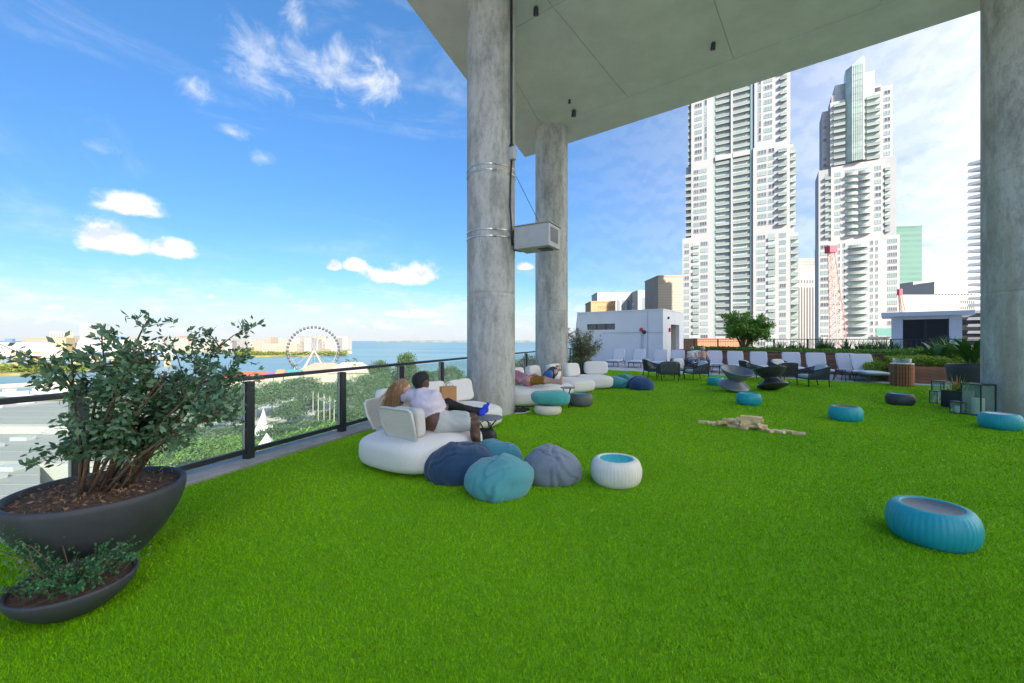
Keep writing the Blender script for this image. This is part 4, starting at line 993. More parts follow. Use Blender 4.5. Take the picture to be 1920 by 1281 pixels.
# ------------------------------------------------------------------ bridge, ships, port and market buildings on the left
def bridge():
    Z = 560.0; t = thing('harbour_bridge', 'sand coloured concrete road bridge on tall piers at the far left', 'bridge'); m = mat('bridge_sand', (0.40, 0.31, 0.20), 0.9, var=0.08, vs=0.05)
    P = lambda px, z, dZ=0: Vector(((px - CX) / F * (Z + dZ), Z + dZ, z))
    zt = EYE - (668 - HY) / F * Z
    a, b = P(-160, zt + 1), P(330, zt - 9, 120)
    mb = MB(); mb.bar(a, b, 12, 1.8); mb.build('deck', m, t)
    mb = MB(); mb.bar(a + Vector((0, -6.2, 1.5)), b + Vector((0, -6.2, 1.5)), 0.4, 1.1); mb.build('parapet', m, t)
    for i in range(13):
        s = (i + 0.5) / 13; c = a.lerp(b, s); h = c.z - SEA - 1
        mb = MB(); mb.prism([(c.x - 2.2, c.y - 4), (c.x + 2.2, c.y - 4), (c.x + 2.2, c.y + 4), (c.x - 2.2, c.y + 4)], SEA - 3, c.z - 3.5)
        mb.add([(c.x - 2.1, c.y - 3.8, c.z - 3.49), (c.x + 2.1, c.y - 3.8, c.z - 3.49), (c.x + 2.1, c.y + 3.8, c.z - 3.49), (c.x - 2.1, c.y + 3.8, c.z - 3.49), (c.x - 4.5, c.y - 5.5, c.z - 0.92), (c.x + 4.5, c.y - 5.5, c.z - 0.92), (c.x + 4.5, c.y + 5.5, c.z - 0.92), (c.x - 4.5, c.y + 5.5, c.z - 0.92)],
               [(0, 1, 5, 4), (1, 2, 6, 5), (2, 3, 7, 6), (3, 0, 4, 7), (4, 5, 6, 7)])
        mb.build('pier', m, t)
    mb = MB(); c = P(48, zt + 1.6, 40); mb.box(c + Vector((0, 0, 1.6)), (34, 8, 3.4)); mb.build('ramp_wall', m, t)
bridge()
def ship(label, px0, px1, ytop, Z, ybase=None):
    x0, x1 = (px0 - CX) / F * Z, (px1 - CX) / F * Z; L = x1 - x0; top = EYE - (ytop - HY) / F * Z - SEA
    t = thing('cruise_ship', label, 'ship', ((x0 + x1) / 2, Z, SEA - 1.2), 0.05); sw = mat('ship_white', (0.42, 0.41, 0.39), 0.6); sb = mat('ship_blue', (0.10, 0.16, 0.30), 0.5)
    mb = MB(); hb = top * 0.32
    mb.add([(-L / 2, -9, 0), (L / 2 - 12, -9, 0), (L / 2 - 6, 0, 0), (L / 2 - 12, 9, 0), (-L / 2, 9, 0), (-L / 2, -11, hb), (L / 2 - 10, -11, hb), (L / 2, 0, hb + 2), (L / 2 - 10, 11, hb), (-L / 2, 11, hb)], [(0, 1, 6, 5), (1, 2, 7, 6), (2, 3, 8, 7), (3, 4, 9, 8), (4, 0, 5, 9), (5, 6, 7, 8, 9)])
    mb.build('hull', sw, t); mb = MB(); mb.b2((-L / 2 + 2, -11.2, hb * 0.2), (L / 2 - 30, -11.02, hb * 0.7)); mb.build('hull_stripe', sb, t)
    n = 6
    for i in range(n):
        z0_, z1_ = hb + (top - hb) * i / n, hb + (top - hb) * (i + 0.62) / n
        mb = MB(); mb.b2((-L / 2 + 3 + i * 1.5, -10.5 + i * .2, z0_ + .01), (L / 2 - 24 - i * 5, 10.5 - i * .2, z1_)); mb.build('deck', sw, t)
        mb = MB(); mb.b2((-L / 2 + 5 + i * 1.5, -9.6, z1_), (L / 2 - 27 - i * 5, 9.6, hb + (top - hb) * (i + 1) / n)); mb.build('window_band', mat('ship_window', (0.3, 0.3, 0.32), 0.4), t)
    mb = MB(); mb.prism([(-L * 0.12, -3), (-L * 0.05, -3), (-L * 0.05, 3), (-L * 0.12, 3)], top, top + 8); mb.build('funnel', sb, t)
ship('long white cruise ship with a blue hull stripe at the far left', -60, 132, 641, 900)
ship('white cruise ship behind the shrub in the bowl planter', 150, 330, 636, 1100)
w_warm = mat('port_cream', (0.27, 0.235, 0.185), 0.85); w_pink = mat('port_pink', (0.27, 0.205, 0.175), 0.85)
gw = mat('port_window', (0.2, 0.2, 0.22), 0.4)
block('tower_block', 'cream tower block on the far left skyline', 93, 121, 623, 1500, mat('cream_tower', (0.40, 0.36, 0.28), 0.85), [('v', 5, gw, 0.4, 0.97, 0.05, 0.95)], 30, 0, SEA)
block('tower_block', 'thin grey tower block just left of the shrub top', 150, 166, 609, 1600, mat('grey_tower', (0.36, 0.36, 0.36), 0.85), [('h', 10, gw, 0.4, 0.97, 0.05, 0.95)], 30, 0, SEA)
block('waterfront_hotel', 'low white waterfront building left of the giant wheel', 492, 556, 645.5, 1150, mat('hotel_white', (0.3, 0.28, 0.25), 0.8), [('g', (18, 4), mat('hotel_window', (0.32, 0.16, 0.1), 0.6), 0.2, 0.92, 0.02, 0.98)], 25, 0, SEA)
k = 0; px_ = 40; rp = random.Random(31)
skyl = [w_warm, w_pink, mat('port_white', (0.30, 0.295, 0.28), 0.85), mat('port_grey', (0.24, 0.245, 0.26), 0.85), mat('port_yellow', (0.32, 0.26, 0.15), 0.85)]
ORD = 'first second third fourth fifth sixth seventh eighth ninth tenth eleventh twelfth thirteenth fourteenth fifteenth sixteenth seventeenth eighteenth nineteenth twentieth'.split(); ORD = ORD[:19] + [b_ + ' ' + q if q else c_ for b_, c_ in (('twenty', 'twentieth'), ('thirty', 'thirtieth'), ('forty', 'fortieth'), ('fifty', 'fiftieth')) for q in [''] + ORD[:9]]
while px_ < 636:
    w_ = rp.uniform(9, 24); Z = rp.uniform(1350, 1850); yt = rp.choice((641, 639, 637, 635, 633, 631)) + rp.uniform(-1, 1)
    block('port_building', ORD[k] + ' low building from the left on the far port skyline', px_, px_ + w_, yt, Z, rp.choice(skyl), [('g', (max(3, int(w_ / 2.2)), 3), gw, 0.35, 0.92, 0.05, 0.95)], 40, rp.uniform(-.3, .3), SEA, 'port skyline buildings'); k += 1
    px_ += w_ * rp.uniform(0.7, 1.15)
# roofs of the market pavilions by the wheel
roofm = mat('market_roof', (0.30, 0.22, 0.17), 0.9, var=0.12, vs=0.4); roofp = mat('market_roof_pale', (0.36, 0.31, 0.26), 0.9, var=0.08, vs=0.4)
def hip_roof(label, px0, px1, yt, yb, Z, m_, ridge=0.45, name='market_pavilion', wallm=w_d, rz=0.12):
    x0, x1 = (px0 - CX) / F * Z, (px1 - CX) / F * Z; w = x1 - x0; dp = w * 0.7; zr = EYE - (yt - HY) / F * Z - SEA; ze = EYE - (yb - HY) / F * Z - SEA
    t = thing(name, label, 'pavilion', ((x0 + x1) / 2, Z, SEA), rz)
    mb = MB(); mb.b2((-w * .46, 0.04 * dp, 0), (w * .46, dp * .96, ze)); mb.build('wall', wallm, t)
    r = w * ridge / 2; mb = MB(); mb.add([(-w / 2, 0, ze), (w / 2, 0, ze), (w / 2, dp, ze), (-w / 2, dp, ze), (-r, dp / 2, zr), (r, dp / 2, zr)], [(0, 1, 5, 4), (2, 3, 4, 5), (1, 2, 5), (3, 0, 4), (3, 2, 1, 0)]); mb.build('roof', m_, t)
hip_roof('tan hipped market roof below the left wheel leg', 556, 642, 682, 697, 400, roofm)
hip_roof('tan hipped market roof right of the wheel legs', 612, 694, 681, 700, 380, roofp)
hip_roof('pale tiled market roof seen through the pane by the second post', 645, 705, 706, 738, 285, roofp, 0.6)
hip_roof('low tan market roof under the giant wheel', 590, 640, 704, 722, 300, roofp, 0.5)
stl = lambda n, c: mat(n, c, 0.8)
for (lb, px0, px1, y0, y1, Z, m_) in (('long red market stall roof left of the first balustrade post', 415, 500, 697, 712, 330, stl('stall_red', (0.28, 0.07, 0.06))), ('purple market stall roof above the rail', 494, 512, 698, 706, 325, stl('stall_purple', (0.15, 0.08, 0.2))), ('orange market stall front above the rail', 512, 530, 694, 706, 322, stl('stall_orange', (0.34, 0.16, 0.09))), ('teal market stall roof above the rail', 531, 561, 694, 704, 320, stl('stall_teal', (0.04, 0.18, 0.21)))):
    x0, x1 = (px0 - CX) / F * Z, (px1 - CX) / F * Z; t = thing('market_stall', lb, 'stall', ((x0 + x1) / 2, Z, SEA)); zt, ze = EYE - (y0 - HY) / F * Z - SEA, EYE - (y1 - HY) / F * Z - SEA; w = x1 - x0
    mb = MB(); mb.add([(-w / 2, 0, ze), (w / 2, 0, ze), (w / 2, 10, ze), (-w / 2, 10, ze), (-w / 2 + .5, 5, zt), (w / 2 - .5, 5, zt)], [(0, 1, 5, 4), (2, 3, 4, 5), (1, 2, 5), (3, 0, 4), (3, 2, 1, 0)]); mb.build('roof', m_, t)
    mb = MB(); mb.b2((-w / 2 + .4, .6, 0), (w / 2 - .4, 9.4, ze - .02)); mb.build('wall', w_d, t)
def tent(lb, px, yt, yb, Z, wpx):
    w = wpx / F * Z; c = D(px, yb, Z); t = thing('white_tent', lb, 'tent', (c.x, c.y, SEA), 0.3); ze = c.z - SEA; zt = EYE - (yt - HY) / F * Z - SEA; N = 12; tm = mat('tent_fabric', (0.5, 0.5, 0.5), 0.7)
    mb = MB(); vs, fs = [], []
    for i in range(6):
        s = i / 5; zz = ze + (zt - ze) * (s ** 1.9); hw = w / 2 * (1 - s) + 0.05; vs += [(-hw, -hw, zz), (hw, -hw, zz), (hw, hw, zz), (-hw, hw, zz)]
    for i in range(5):
        for j in range(4): fs.append((i * 4 + j, i * 4 + (j + 1) % 4, i * 4 + 4 + (j + 1) % 4, i * 4 + 4 + j))
    mb.add(vs, fs + [(20, 21, 22, 23)]); mb.build('canopy', tm, t)
    for sx in (-1, 1):
        for sy in (-1, 1): mb = MB(); mb.tube([(sx * w * .48, sy * w * .48, 0), (sx * w * .48, sy * w * .48, ze)], 0.12, 6); mb.build('pole', tm, t)
tent('pointed white tent roof behind the first glass pane', 494, 766, 815, 160, 42)
tent('larger white tent roof below the pointed one', 500, 812, 845, 135, 60)
def roof_block(lb, px0, px1, yf, yn, h, m_, name='arena_roof'):
    """flat roofed block whose roof spans rows yf (far) .. yn (near) at height h over the ground"""
    z = SEA + h; Zf, Zn = (EYE - z) * F / (yf - HY), (EYE - z) * F / (yn - HY); t = thing(name, lb, 'building'); kk = lambda px, Z: (px - CX) / F * Z
    pl = [(kk(px0, Zn), Zn), (kk(px1, Zn), Zn), (kk(px1, Zf), Zf), (kk(px0, Zf), Zf)]
    mb = MB(); mb.prism(pl, SEA - 1, z); mb.build('wall', w_a, t); mb = MB(); mb.prism([(p[0] * 1.002, p[1] * 1.002) for p in pl], z + .01, z + 0.7); rf = mb.build('roof', m_, t)
    for i in range(4):
        s = (i + .5) / 4; Z = Zn + (Zf - Zn) * s; mb = MB(); mb.box((kk(px0 + (px1 - px0) * (0.3 + 0.15 * i), Z), Z, z + 1.3), (5, 2.5, 1.1)); mb.build('roof_unit', mat('roof_unit', (0.35, 0.36, 0.38), 0.6), rf)
    for i in range(3):
        s = (i + 1) / 4; Z = Zn + (Zf - Zn) * s; mb = MB(); mb.bar((kk(px0, Z), Z, z + .78), (kk(px1, Z), Z, z + .78), 0.5, 0.15); mb.build('roof_seam', mat('roof_seam', (0.22, 0.225, 0.235), 0.7), rf)
rw = mat('arena_white', (0.25, 0.25, 0.255), 0.75, var=0.05, vs=0.05)
roof_block('broad white roof at the far left below the marina', -260, 150, 756, 800, 14, rw)
roof_block('lower white roof terrace behind the bowl planter', -200, 205, 812, 870, 11, rw)
roof_block('white roof strip at the far left edge near the balustrade', -160, 75, 880, 960, 10, rw)
# marina pier and boats
t = thing('marina_pier', 'sand coloured breakwater pier across the marina at the far left', 'pier'); Z = (EYE - SEA) * F / (728 - HY); mb = MB(); mb.bar(((-60 - CX) / F * Z, Z, SEA + .2), ((160 - CX) / F * (Z + 60), Z + 60, SEA + .2), 9, 2.6); mb.build('quay', mat('quay', (0.5, 0.42, 0.3), 0.9, var=.1, vs=.3), t)
def boat(px, y, s, lb, mast=False):
    Z = (EYE - SEA) * F / (y - HY); t = thing('moored_boat', lb, 'boat', ((px - CX) / F * Z, Z, SEA - 1.2), R.uniform(-.6, .6), 'boats on the water'); sw = MATS['ship_white']
    mb = MB(); L, w = 6 * s, 1.9 * s
    mb.add([(-L, -w, 0), (L * .6, -w * .8, 0), (L * .9, 0, 0), (L * .6, w * .8, 0), (-L, w, 0), (-L, -w * 1.1, 1.8 * s), (L * .6, -w, 2 * s), (L * 1.1, 0, 2.3 * s), (L * .6, w, 2 * s), (-L, w * 1.1, 1.8 * s)], [(0, 1, 6, 5), (1, 2, 7, 6), (2, 3, 8, 7), (3, 4, 9, 8), (4, 0, 5, 9), (5, 6, 7, 8, 9)]); mb.build('hull', sw, t)
    mb = MB(); mb.b2((-L * .5, -w * .7, 1.9 * s), (L * .35, w * .7, 3.6 * s)); mb.build('cabin', sw, t, bevel=.3)
    if mast: mb = MB(); mb.tube([(0, 0, 3 * s), (0, 0, 16 * s)], 0.2, 5); mb.build('mast', sw, t)
boat(655, 662, 2.2, 'white motor yacht on the bay right of the wheel'); boat(108, 728, 1.2, 'white sailing boat with a tall mast in the marina', True)
for i, (px, y) in enumerate(((20, 738), (45, 742), (75, 736), (95, 741), (125, 735))): boat(px, y, 1.3, 'white motor boat moored side by side behind the far left rail')

# ------------------------------------------------------------------ furniture on the turf
teal = (0.010, 0.33, 0.40)
M_teal = mat('teal_shell', teal, 0.45, var=0.06, vs=6); M_tealw = mat('teal_weave', (0.03, 0.42, 0.44), 0.6, var=0.1, vs=20)
M_cream = mat('cream_shell', (0.74, 0.71, 0.63), 0.5, var=0.05, vs=8); M_char = mat('charcoal_shell', (0.045, 0.05, 0.062), 0.5, var=0.1, vs=8)
M_brown = mat('brown_weave', (0.20, 0.10, 0.06), 0.6, var=0.1, vs=20); M_greyw = mat('grey_weave', (0.10, 0.13, 0.17), 0.4, var=0.2, vs=14)
POUF = 'round ribbed poufs on the turf'
def pouf(p, label, shell, dish, r=0.275, h=0.275, top=0.195):
    t = thing('ribbed_pouf', label, 'pouf', p, R.uniform(0, 6), POUF)
    N = 14; prof = []
    a0, a1 = -1.18, 1.12
    for i in range(N + 1):
        a = a0 + (a1 - a0) * i / N
        prof.append((top * 0.85 + (r - top * 0.85) * max(0.0, math.cos(a)) ** 0.75, h / 2 + h / 2 * math.sin(a) / math.sin(1.2)))
    prof[0] = (prof[0][0], 0.0)
    prof += [(top + 0.008, h * 0.995), (top, h), (top - 0.008, h - 0.002), (top - 0.014, h - 0.010)]
    mb = MB(); mb.lathe(prof, 132, rf=lambda j, n, rr, z: 1 + (0.012 * math.cos(j * 2 * math.pi / 3) if 0.02 < z < h * 0.97 else 0), capb=True); mb.build('shell', shell, t, smooth=True)
    mb = MB(); mb.lathe([(top - 0.014, h - 0.010), (top * 0.75, h - 0.024), (top * 0.4, h - 0.034), (0.001, h - 0.037)], 132, rf=lambda j, n, rr, z: 1 + 0.01 * math.cos(j * 2 * math.pi / 3)); mb.build('seat_dish', dish, t, smooth=True)
def GP(px, Y): return Vector(((px - CX) / F * Y, Y, 0))
pouf(GP(1155, 4.62), 'cream ribbed pouf with a teal seat beside the bean bags', M_cream, M_tealw)
pouf(GP(1747, 3.30), 'large looking teal ribbed pouf alone at the lower right with a grey seat', M_teal, M_greyw)
pouf(GP(1404, 10.2), 'teal ribbed pouf in front of the spinning chairs', M_teal, M_tealw)
pouf(GP(1585.5, 8.2), 'teal ribbed pouf with a brown seat right of the wooden blocks', M_teal, M_brown)
pouf(GP(1687.5, 10.15), 'charcoal ribbed pouf with a teal seat before the slatted bin', M_char, M_tealw)
pouf(GP(1875, 7.42), 'teal ribbed pouf with a white seat at the foot of the right column', M_teal, M_cream)
pouf(GP(1342, 14.5), 'teal ribbed pouf half hidden behind the left spinning chair', M_teal, M_tealw)
pouf(GP(1089, 10.0), 'dark grey ribbed pouf with a teal seat by the far sofa', mat('grey_shell', (0.11, 0.12, 0.13), 0.5, var=.08, vs=9), M_tealw, 0.29, 0.3)
pouf(GP(1027, 8.86), 'low cream pouf under the teal cushion', mat('cream_soft', (0.66, 0.62, 0.50), 0.8, var=.05, vs=9), M_cream, 0.29, 0.2)

def fabric(name, c, v=0.08): return mat(name, c, 0.9, var=v, vs=120, bump=0.25, bs=300, sheen=0.25)
F_navy = fabric('navy_fabric', (0.012, 0.050, 0.115)); F_ltl = fabric('light_teal_fabric', (0.075, 0.30, 0.33)); F_tl2 = fabric('mid_teal_fabric', (0.035, 0.20, 0.26)); F_grey = fabric('slate_fabric', (0.17, 0.21, 0.26)); F_blue = fabric('blue_fabric', (0.012, 0.055, 0.16))
def beanbag(p, label, m_, rx, ry, h, seed, knot=(0.3, -0.4, 0.8), fold=0.02):
    t = thing('bean_bag', label, 'bean bag', p, 0, 'bean bags on the turf')
    cr_ = random.Random(int(seed * 10)); creases = [(Vector((cr_.gauss(0, 1), cr_.gauss(0, 1), cr_.gauss(0, .5))).normalized(), cr_.uniform(-.45, .45), cr_.uniform(.05, .1), cr_.uniform(.04, .085)) for _ in range(7)]
    n, m = 110, 60; vs, fs = [], []; kv = Vector(knot).normalized(); ka = kv.orthogonal().normalized(); kb = kv.cross(ka)
    for i in range(m + 1):
        ph = -math.pi / 2 + math.pi * i / m
        for j in range(n):
            a = 2 * math.pi * j / n; d = Vector((math.cos(ph) * math.cos(a), math.cos(ph) * math.sin(a), math.sin(ph)))
            ang = d.angle(kv); az = math.atan2(d.dot(kb), d.dot(ka))
            r = 1 + 0.22 * noise.noise(d * 0.9 + Vector((seed, 0, 0)))
            nz = noise.noise(d * 1.6 + Vector((0, seed, 0)))
            r += fold * math.exp(-(ang / 0.8) ** 2) * math.sin(az * 3 + 4.5 * nz + seed) * min(1, ang * 2.2)
            for pn, pc, pw, pd in creases:
                q = d.dot(pn) - pc - 0.22 * nz; gate = max(0.0, min(1.0, 0.5 + 1.6 * noise.noise(d * 1.2 + pn * 3)))
                r += gate * (0.035 * math.exp(-((q - pw * 1.6) / (pw * 1.5)) ** 2) - pd * math.exp(-(q / pw) ** 2))
            r -= 0.07 * math.exp(-(ang / 0.3) ** 2)
            z = d.z * r; z = z if z > -0.62 else -0.62 - 0.0
            w = 1.0 + 0.08 * max(0, -d.z) * (1 - abs(d.z))
            vs.append((d.x * r * rx * w, d.y * r * ry * w, (z + 0.62) / 1.62 * h))
    for i in range(m):
        for j in range(n): fs.append((i * n + j, i * n + (j + 1) % n, (i + 1) * n + (j + 1) % n, (i + 1) * n + j))
    mb = MB(); mb.add(vs, fs); mb.build('bag', m_, t, smooth=True)
    pts = [t_ for t_ in range(40)]; mb = MB(); sm = []
    for q in range(31):
        i = int(m * (0.22 + 0.7 * q / 30)); j = int(n * 0.62); v = Vector(vs[i * n + j]); o = Vector((v.x, v.y, v.z - h * .35)).normalized(); sm.append(v + o * 0.002)
    mb.tube(sm, 0.0045, 5); mb.build('seam', m_, t, smooth=True)
beanbag((-0.60, 4.76, 0), 'navy bean bag against the near white sofa', F_navy, 0.355, 0.33, 0.43, 1.3, (0.2, -0.1, 0.95))
beanbag((-0.12, 4.36, 0), 'light teal bean bag nearest the camera', F_ltl, 0.345, 0.33, 0.37, 4.1, (-0.4, 0.2, 0.9), 0.015)
beanbag((0.44, 4.74, 0), 'slate grey bean bag beside the cream pouf', F_grey, 0.315, 0.31, 0.385, 7.7, (-0.3, -0.35, 0.85))
beanbag((-0.20, 5.06, 0), 'teal bean bag half hidden between the navy and grey ones', F_tl2, 0.31, 0.29, 0.37, 9.2, (0.2, 0.2, 0.9))
beanbag((3.46, 13.9, 0), 'teal bean bag on the far turf right of the white sofa', fabric('sea_fabric', (0.03, 0.22, 0.24)), 0.44, 0.42, 0.36, 3.3, (0.5, 0.1, 0.8))
beanbag((4.12, 13.3, 0), 'navy blue bean bag on the far turf right of the white sofa', F_blue, 0.40, 0.4, 0.42, 5.9, (-0.2, -0.3, 0.9))
beanbag((3.9, 14.4, 0), 'small teal bean bag behind the navy blue one', MATS['sea_fabric'], 0.34, 0.34, 0.42, 6.4)

# white sofas made of rounded seat modules with loose back cushions
F_white = mat('sofa_white', (0.72, 0.71, 0.69), 0.9, var=0.04, vs=60, bump=0.2, bs=220, sheen=0.2)
F_back = mat('sofa_back_grey', (0.56, 0.56, 0.53), 0.9, var=0.06, vs=60, bump=0.2, bs=200)
def softfn(seed, amp=0.02):
    return lambda v: v + v.normalized() * (amp * noise.noise(v * 2.6 + Vector((seed, 0, 0))) + 0.4 * amp * noise.noise(v * 7 + Vector((0, seed, 0))))
def seat_module(t, c, half, h, rz, seed, nm='seat_module'):
    mb = MB(); M = Matrix.Rotation(rz, 3, 'Z')
    def fn(v):
        v = softfn(seed, 0.012)(v); return v
    mb.sq((c[0], c[1], h / 2), (half[0], half[1], h / 2), 0.52, 0.55, 56, 26, 0, M, fn); mb.build(nm, F_white, t, smooth=True)
def cushion(t, c, size, rz, tilt, seed, m_=None, nm='back_cushion'):
    M = Matrix.Rotation(rz, 3, 'Z') @ Matrix.Rotation(tilt, 3, 'X'); mb = MB()
    mb.sq(c, (size[0] / 2, size[1] / 2, size[2] / 2), 0.42, 0.42, 40, 20, 0, M, softfn(seed, 0.025)); return mb.build(nm, m_ or F_white, t, smooth=True)
s1 = thing('modular_sofa', 'white rounded modular sofa near the rail where the couple sits', 'sofa')
seat_module(s1, (-1.15, 5.44), (0.62, 0.72), 0.43, -0.57, 1); seat_module(s1, (-1.52, 6.62), (0.55, 0.72), 0.42, 0.1, 2); seat_module(s1, (-0.92, 7.52), (0.72, 0.55), 0.42, 0.75, 3)
cushion(s1, (-1.47, 7.72, 0.60), (0.62, 0.20, 0.42), 0.95, -0.2, 4); cushion(s1, (-1.03, 8.12, 0.60), (0.60, 0.20, 0.42), 0.75, -0.2, 5); cushion(s1, (-1.98, 6.7, 0.6), (0.6, 0.2, 0.42), 1.5, -0.2, 6)
def mesh_back(t, c, rz, w=0.50, h=0.36):
    """woven back panel in a pale tubular frame; local x across, -y is the outside"""
    M = Matrix.Rotation(rz, 4, 'Z'); T = Matrix.Translation(Vector(c)) @ M; fm = mat('frame_pale', (0.62, 0.63, 0.60), 0.5)
    P = lambda x, y, z: T @ Vector((x, y, z))
    mb = MB(); rr = 0.016
    mb.tube([P(-w / 2 + .03, .05, 0), P(-w / 2, -.02, h * .5), P(-w / 2, -.06, h * .92), P(-w / 2 + .05, -.065, h), P(w / 2 - .05, -.065, h), P(w / 2, -.06, h * .92), P(w / 2, -.02, h * .5), P(w / 2 - .03, .05, 0), P(-w / 2 + .03, .05, 0)], rr, 8)
    fr = mb.build('back_frame', fm, t, smooth=True)
    mb = MB(); N = 34
    for i in range(N):
        x = -w / 2 + 0.03 + (w - 0.06) * i / (N - 1); mb.tube([P(x * .95, .045, 0.005), P(x, -.02, h * .5), P(x, -.062, h * .985)], 0.0072, 4)
    b_ = mb.build('woven_cords', F_back, t); b_['kind'] = 'stuff'
mesh_back(s1, (-1.33, 4.90, 0.41), -0.57, 0.54, 0.37); mesh_back(s1, (-1.83, 5.72, 0.41), -1.75, 0.5, 0.36)
cushion(s1, (-1.25, 5.04, 0.60), (0.46, 0.17, 0.36), -0.57, 0.05, 8, F_back)
s2 = thing('modular_sofa', 'far white modular sofa curving behind the strapped column', 'sofa')
seat_module(s2, (0.30, 10.35), (0.62, 0.66), 0.42, 0.5, 11); seat_module(s2, (0.95, 11.55), (0.62, 0.66), 0.42, 0.55, 12); seat_module(s2, (1.78, 12.75), (0.60, 0.66), 0.42, 0.6, 13); seat_module(s2, (2.62, 13.72), (0.62, 0.58), 0.43, 0.2, 14)
cushion(s2, (0.62, 12.2, 0.62), (0.62, 0.22, 0.42), 1.0, -0.15, 15); cushion(s2, (1.28, 12.95, 0.62), (0.6, 0.22, 0.42), 0.85, -0.15, 16); cushion(s2, (1.92, 13.42, 0.62), (0.64, 0.22, 0.42), 0.75, -0.12, 17); cushion(s2, (2.82, 14.08, 0.64), (0.80, 0.22, 0.44), 0.12, -0.12, 18); cushion(s2, (0.15, 11.3, 0.62), (0.6, 0.22, 0.42), 1.1, -0.15, 19)
tc_ = thing('teal_cushion', 'puffy teal cushion resting on the low cream pouf', 'cushion', GP(1031, 8.95) + Vector((0, 0, 0.20))); mb = MB(); mb.sq((0, 0, 0.14), (0.40, 0.33, 0.145), 0.6, 0.6, 48, 24, 0, None, softfn(31, 0.05)); mb.build('cover', fabric('aqua_fabric', (0.07, 0.36, 0.36)), tc_, smooth=True)

# side tables with crossing black legs
def side_table(p, label, r, h):
    t = thing('side_table', label, 'table', p, R.uniform(0, 3)); mb = MB(); mb.lathe([(0.001, h - 0.018), (r - 0.006, h - 0.018), (r, h - 0.012), (r, h - 0.004), (r - 0.006, h), (0.001, h)], 48); mb.build('table_top', mat('table_grey', (0.16, 0.19, 0.22), 0.4), t, smooth=False)
    for k in range(3):
        a = k * 2.094; mb = MB(); mb.tube([(r * .85 * math.cos(a), r * .85 * math.sin(a), 0), (r * .7 * math.cos(a + 2.6), r * .7 * math.sin(a + 2.6), h - .019)], 0.011, 8); mb.build('leg', M_dark, t, smooth=True)
side_table((-0.37, 6.22, 0), 'round grey side table under the blue socked feet', 0.235, 0.43)
side_table((1.30, 9.75, 0), 'small round side table beside the far sofa', 0.17, 0.47)

# paper carrier bag and black handbag
def carrier():
    t = thing('paper_bag', 'brown paper carrier bag standing on the near sofa', 'bag', (-1.12, 7.32, 0.412), 0.5); pm = mat('kraft_paper', (0.46, 0.24, 0.10), 0.85, var=0.08, vs=10, bump=0.2, bs=18)
    w, d, h = 0.27, 0.13, 0.35; mb = MB(); n = 8
    ring = lambda z, s: [(-w / 2 * s, -d / 2, z), (0, -d / 2 - .006, z), (w / 2 * s, -d / 2, z), (w / 2 * s, 0, z), (w / 2 * s, d / 2, z), (0, d / 2 + .006, z), (-w / 2 * s, d / 2, z), (-w / 2 * s, 0, z)]
    vs = []; 
    for z, s, inn in ((0, 1, 0), (h * .3, 1.0, .0), (h * .7, 1.0, .018), (h, 1.0, .02)):
        rg = ring(z, s); rg[3] = (rg[3][0] - inn, 0, z); rg[7] = (rg[7][0] + inn, 0, z); vs += rg
    fs = [tuple(range(8))[::-1]] + [(i * 8 + j, i * 8 + (j + 1) % 8, i * 8 + 8 + (j + 1) % 8, i * 8 + 8 + j) for i in range(3) for j in range(8)]
    mb.add(vs, fs); o = mb.build('body', pm, t); sm = o.modifiers.new('thick', 'SOLIDIFY'); sm.thickness = 0.002
    for sy in (-1, 1):
        mb = MB(); mb.tube([(-.06, sy * d / 2, h - .03), (-.055, sy * d / 2, h + .05), (0, sy * d / 2, h + .075), (.055, sy * d / 2, h + .05), (.06, sy * d / 2, h - .03)], 0.004, 6); mb.build('handle', pm, t, smooth=True)
carrier()
def handbag():
    t = thing('handbag', 'black leather handbag on the turf under the side table', 'bag', (-0.39, 6.02, 0), -0.25); lm_ = mat('black_leather', (0.012, 0.012, 0.014), 0.42, bump=0.15, bs=60)
    mb = MB(); mb.sq((0, 0, 0.15), (0.18, 0.085, 0.155), 0.45, 0.5, 32, 18, 0, None, lambda v: Vector((v.x * (1 - 0.35 * (v.z + .15)), v.y * (1 - 1.2 * max(0, v.z)), v.z)) + Vector((0, 0, 0.012 * noise.noise(v * 9)))); mb.build('body', lm_, t, smooth=True)
    mb = MB(); mb.tube([(-.09, 0, .27), (-.08, 0, .38), (0, 0, .42), (.08, 0, .38), (.09, 0, .27)], 0.008, 8); mb.build('strap', lm_, t, smooth=True)
handbag()
def shoes(p, rz, label):
    t = thing('sneaker', label, 'shoe', p, rz, 'pair of sneakers'); mb = MB(); mb.sq((0, 0, .014), (.14, .05, .016), .4, .75, 24, 8); mb.build('sole', mat('sole_white', (.6, .6, .58), .6), t, smooth=True)
    mb = MB(); mb.sq((0, 0, .05), (.13, .045, .05), .7, .75, 24, 12, 0, None, lambda v: Vector((v.x, v.y, v.z * (1.6 if v.x < -.02 else 1.0)))); mb.build('upper', mat('shoe_black', (.02, .02, .024), .7), t, smooth=True)
shoes(GP(976, 8.95), 0.3, 'left black sneaker of the pair by the strapped column'); shoes(GP(984, 9.1), 0.6, 'right black sneaker of the pair by the strapped column')

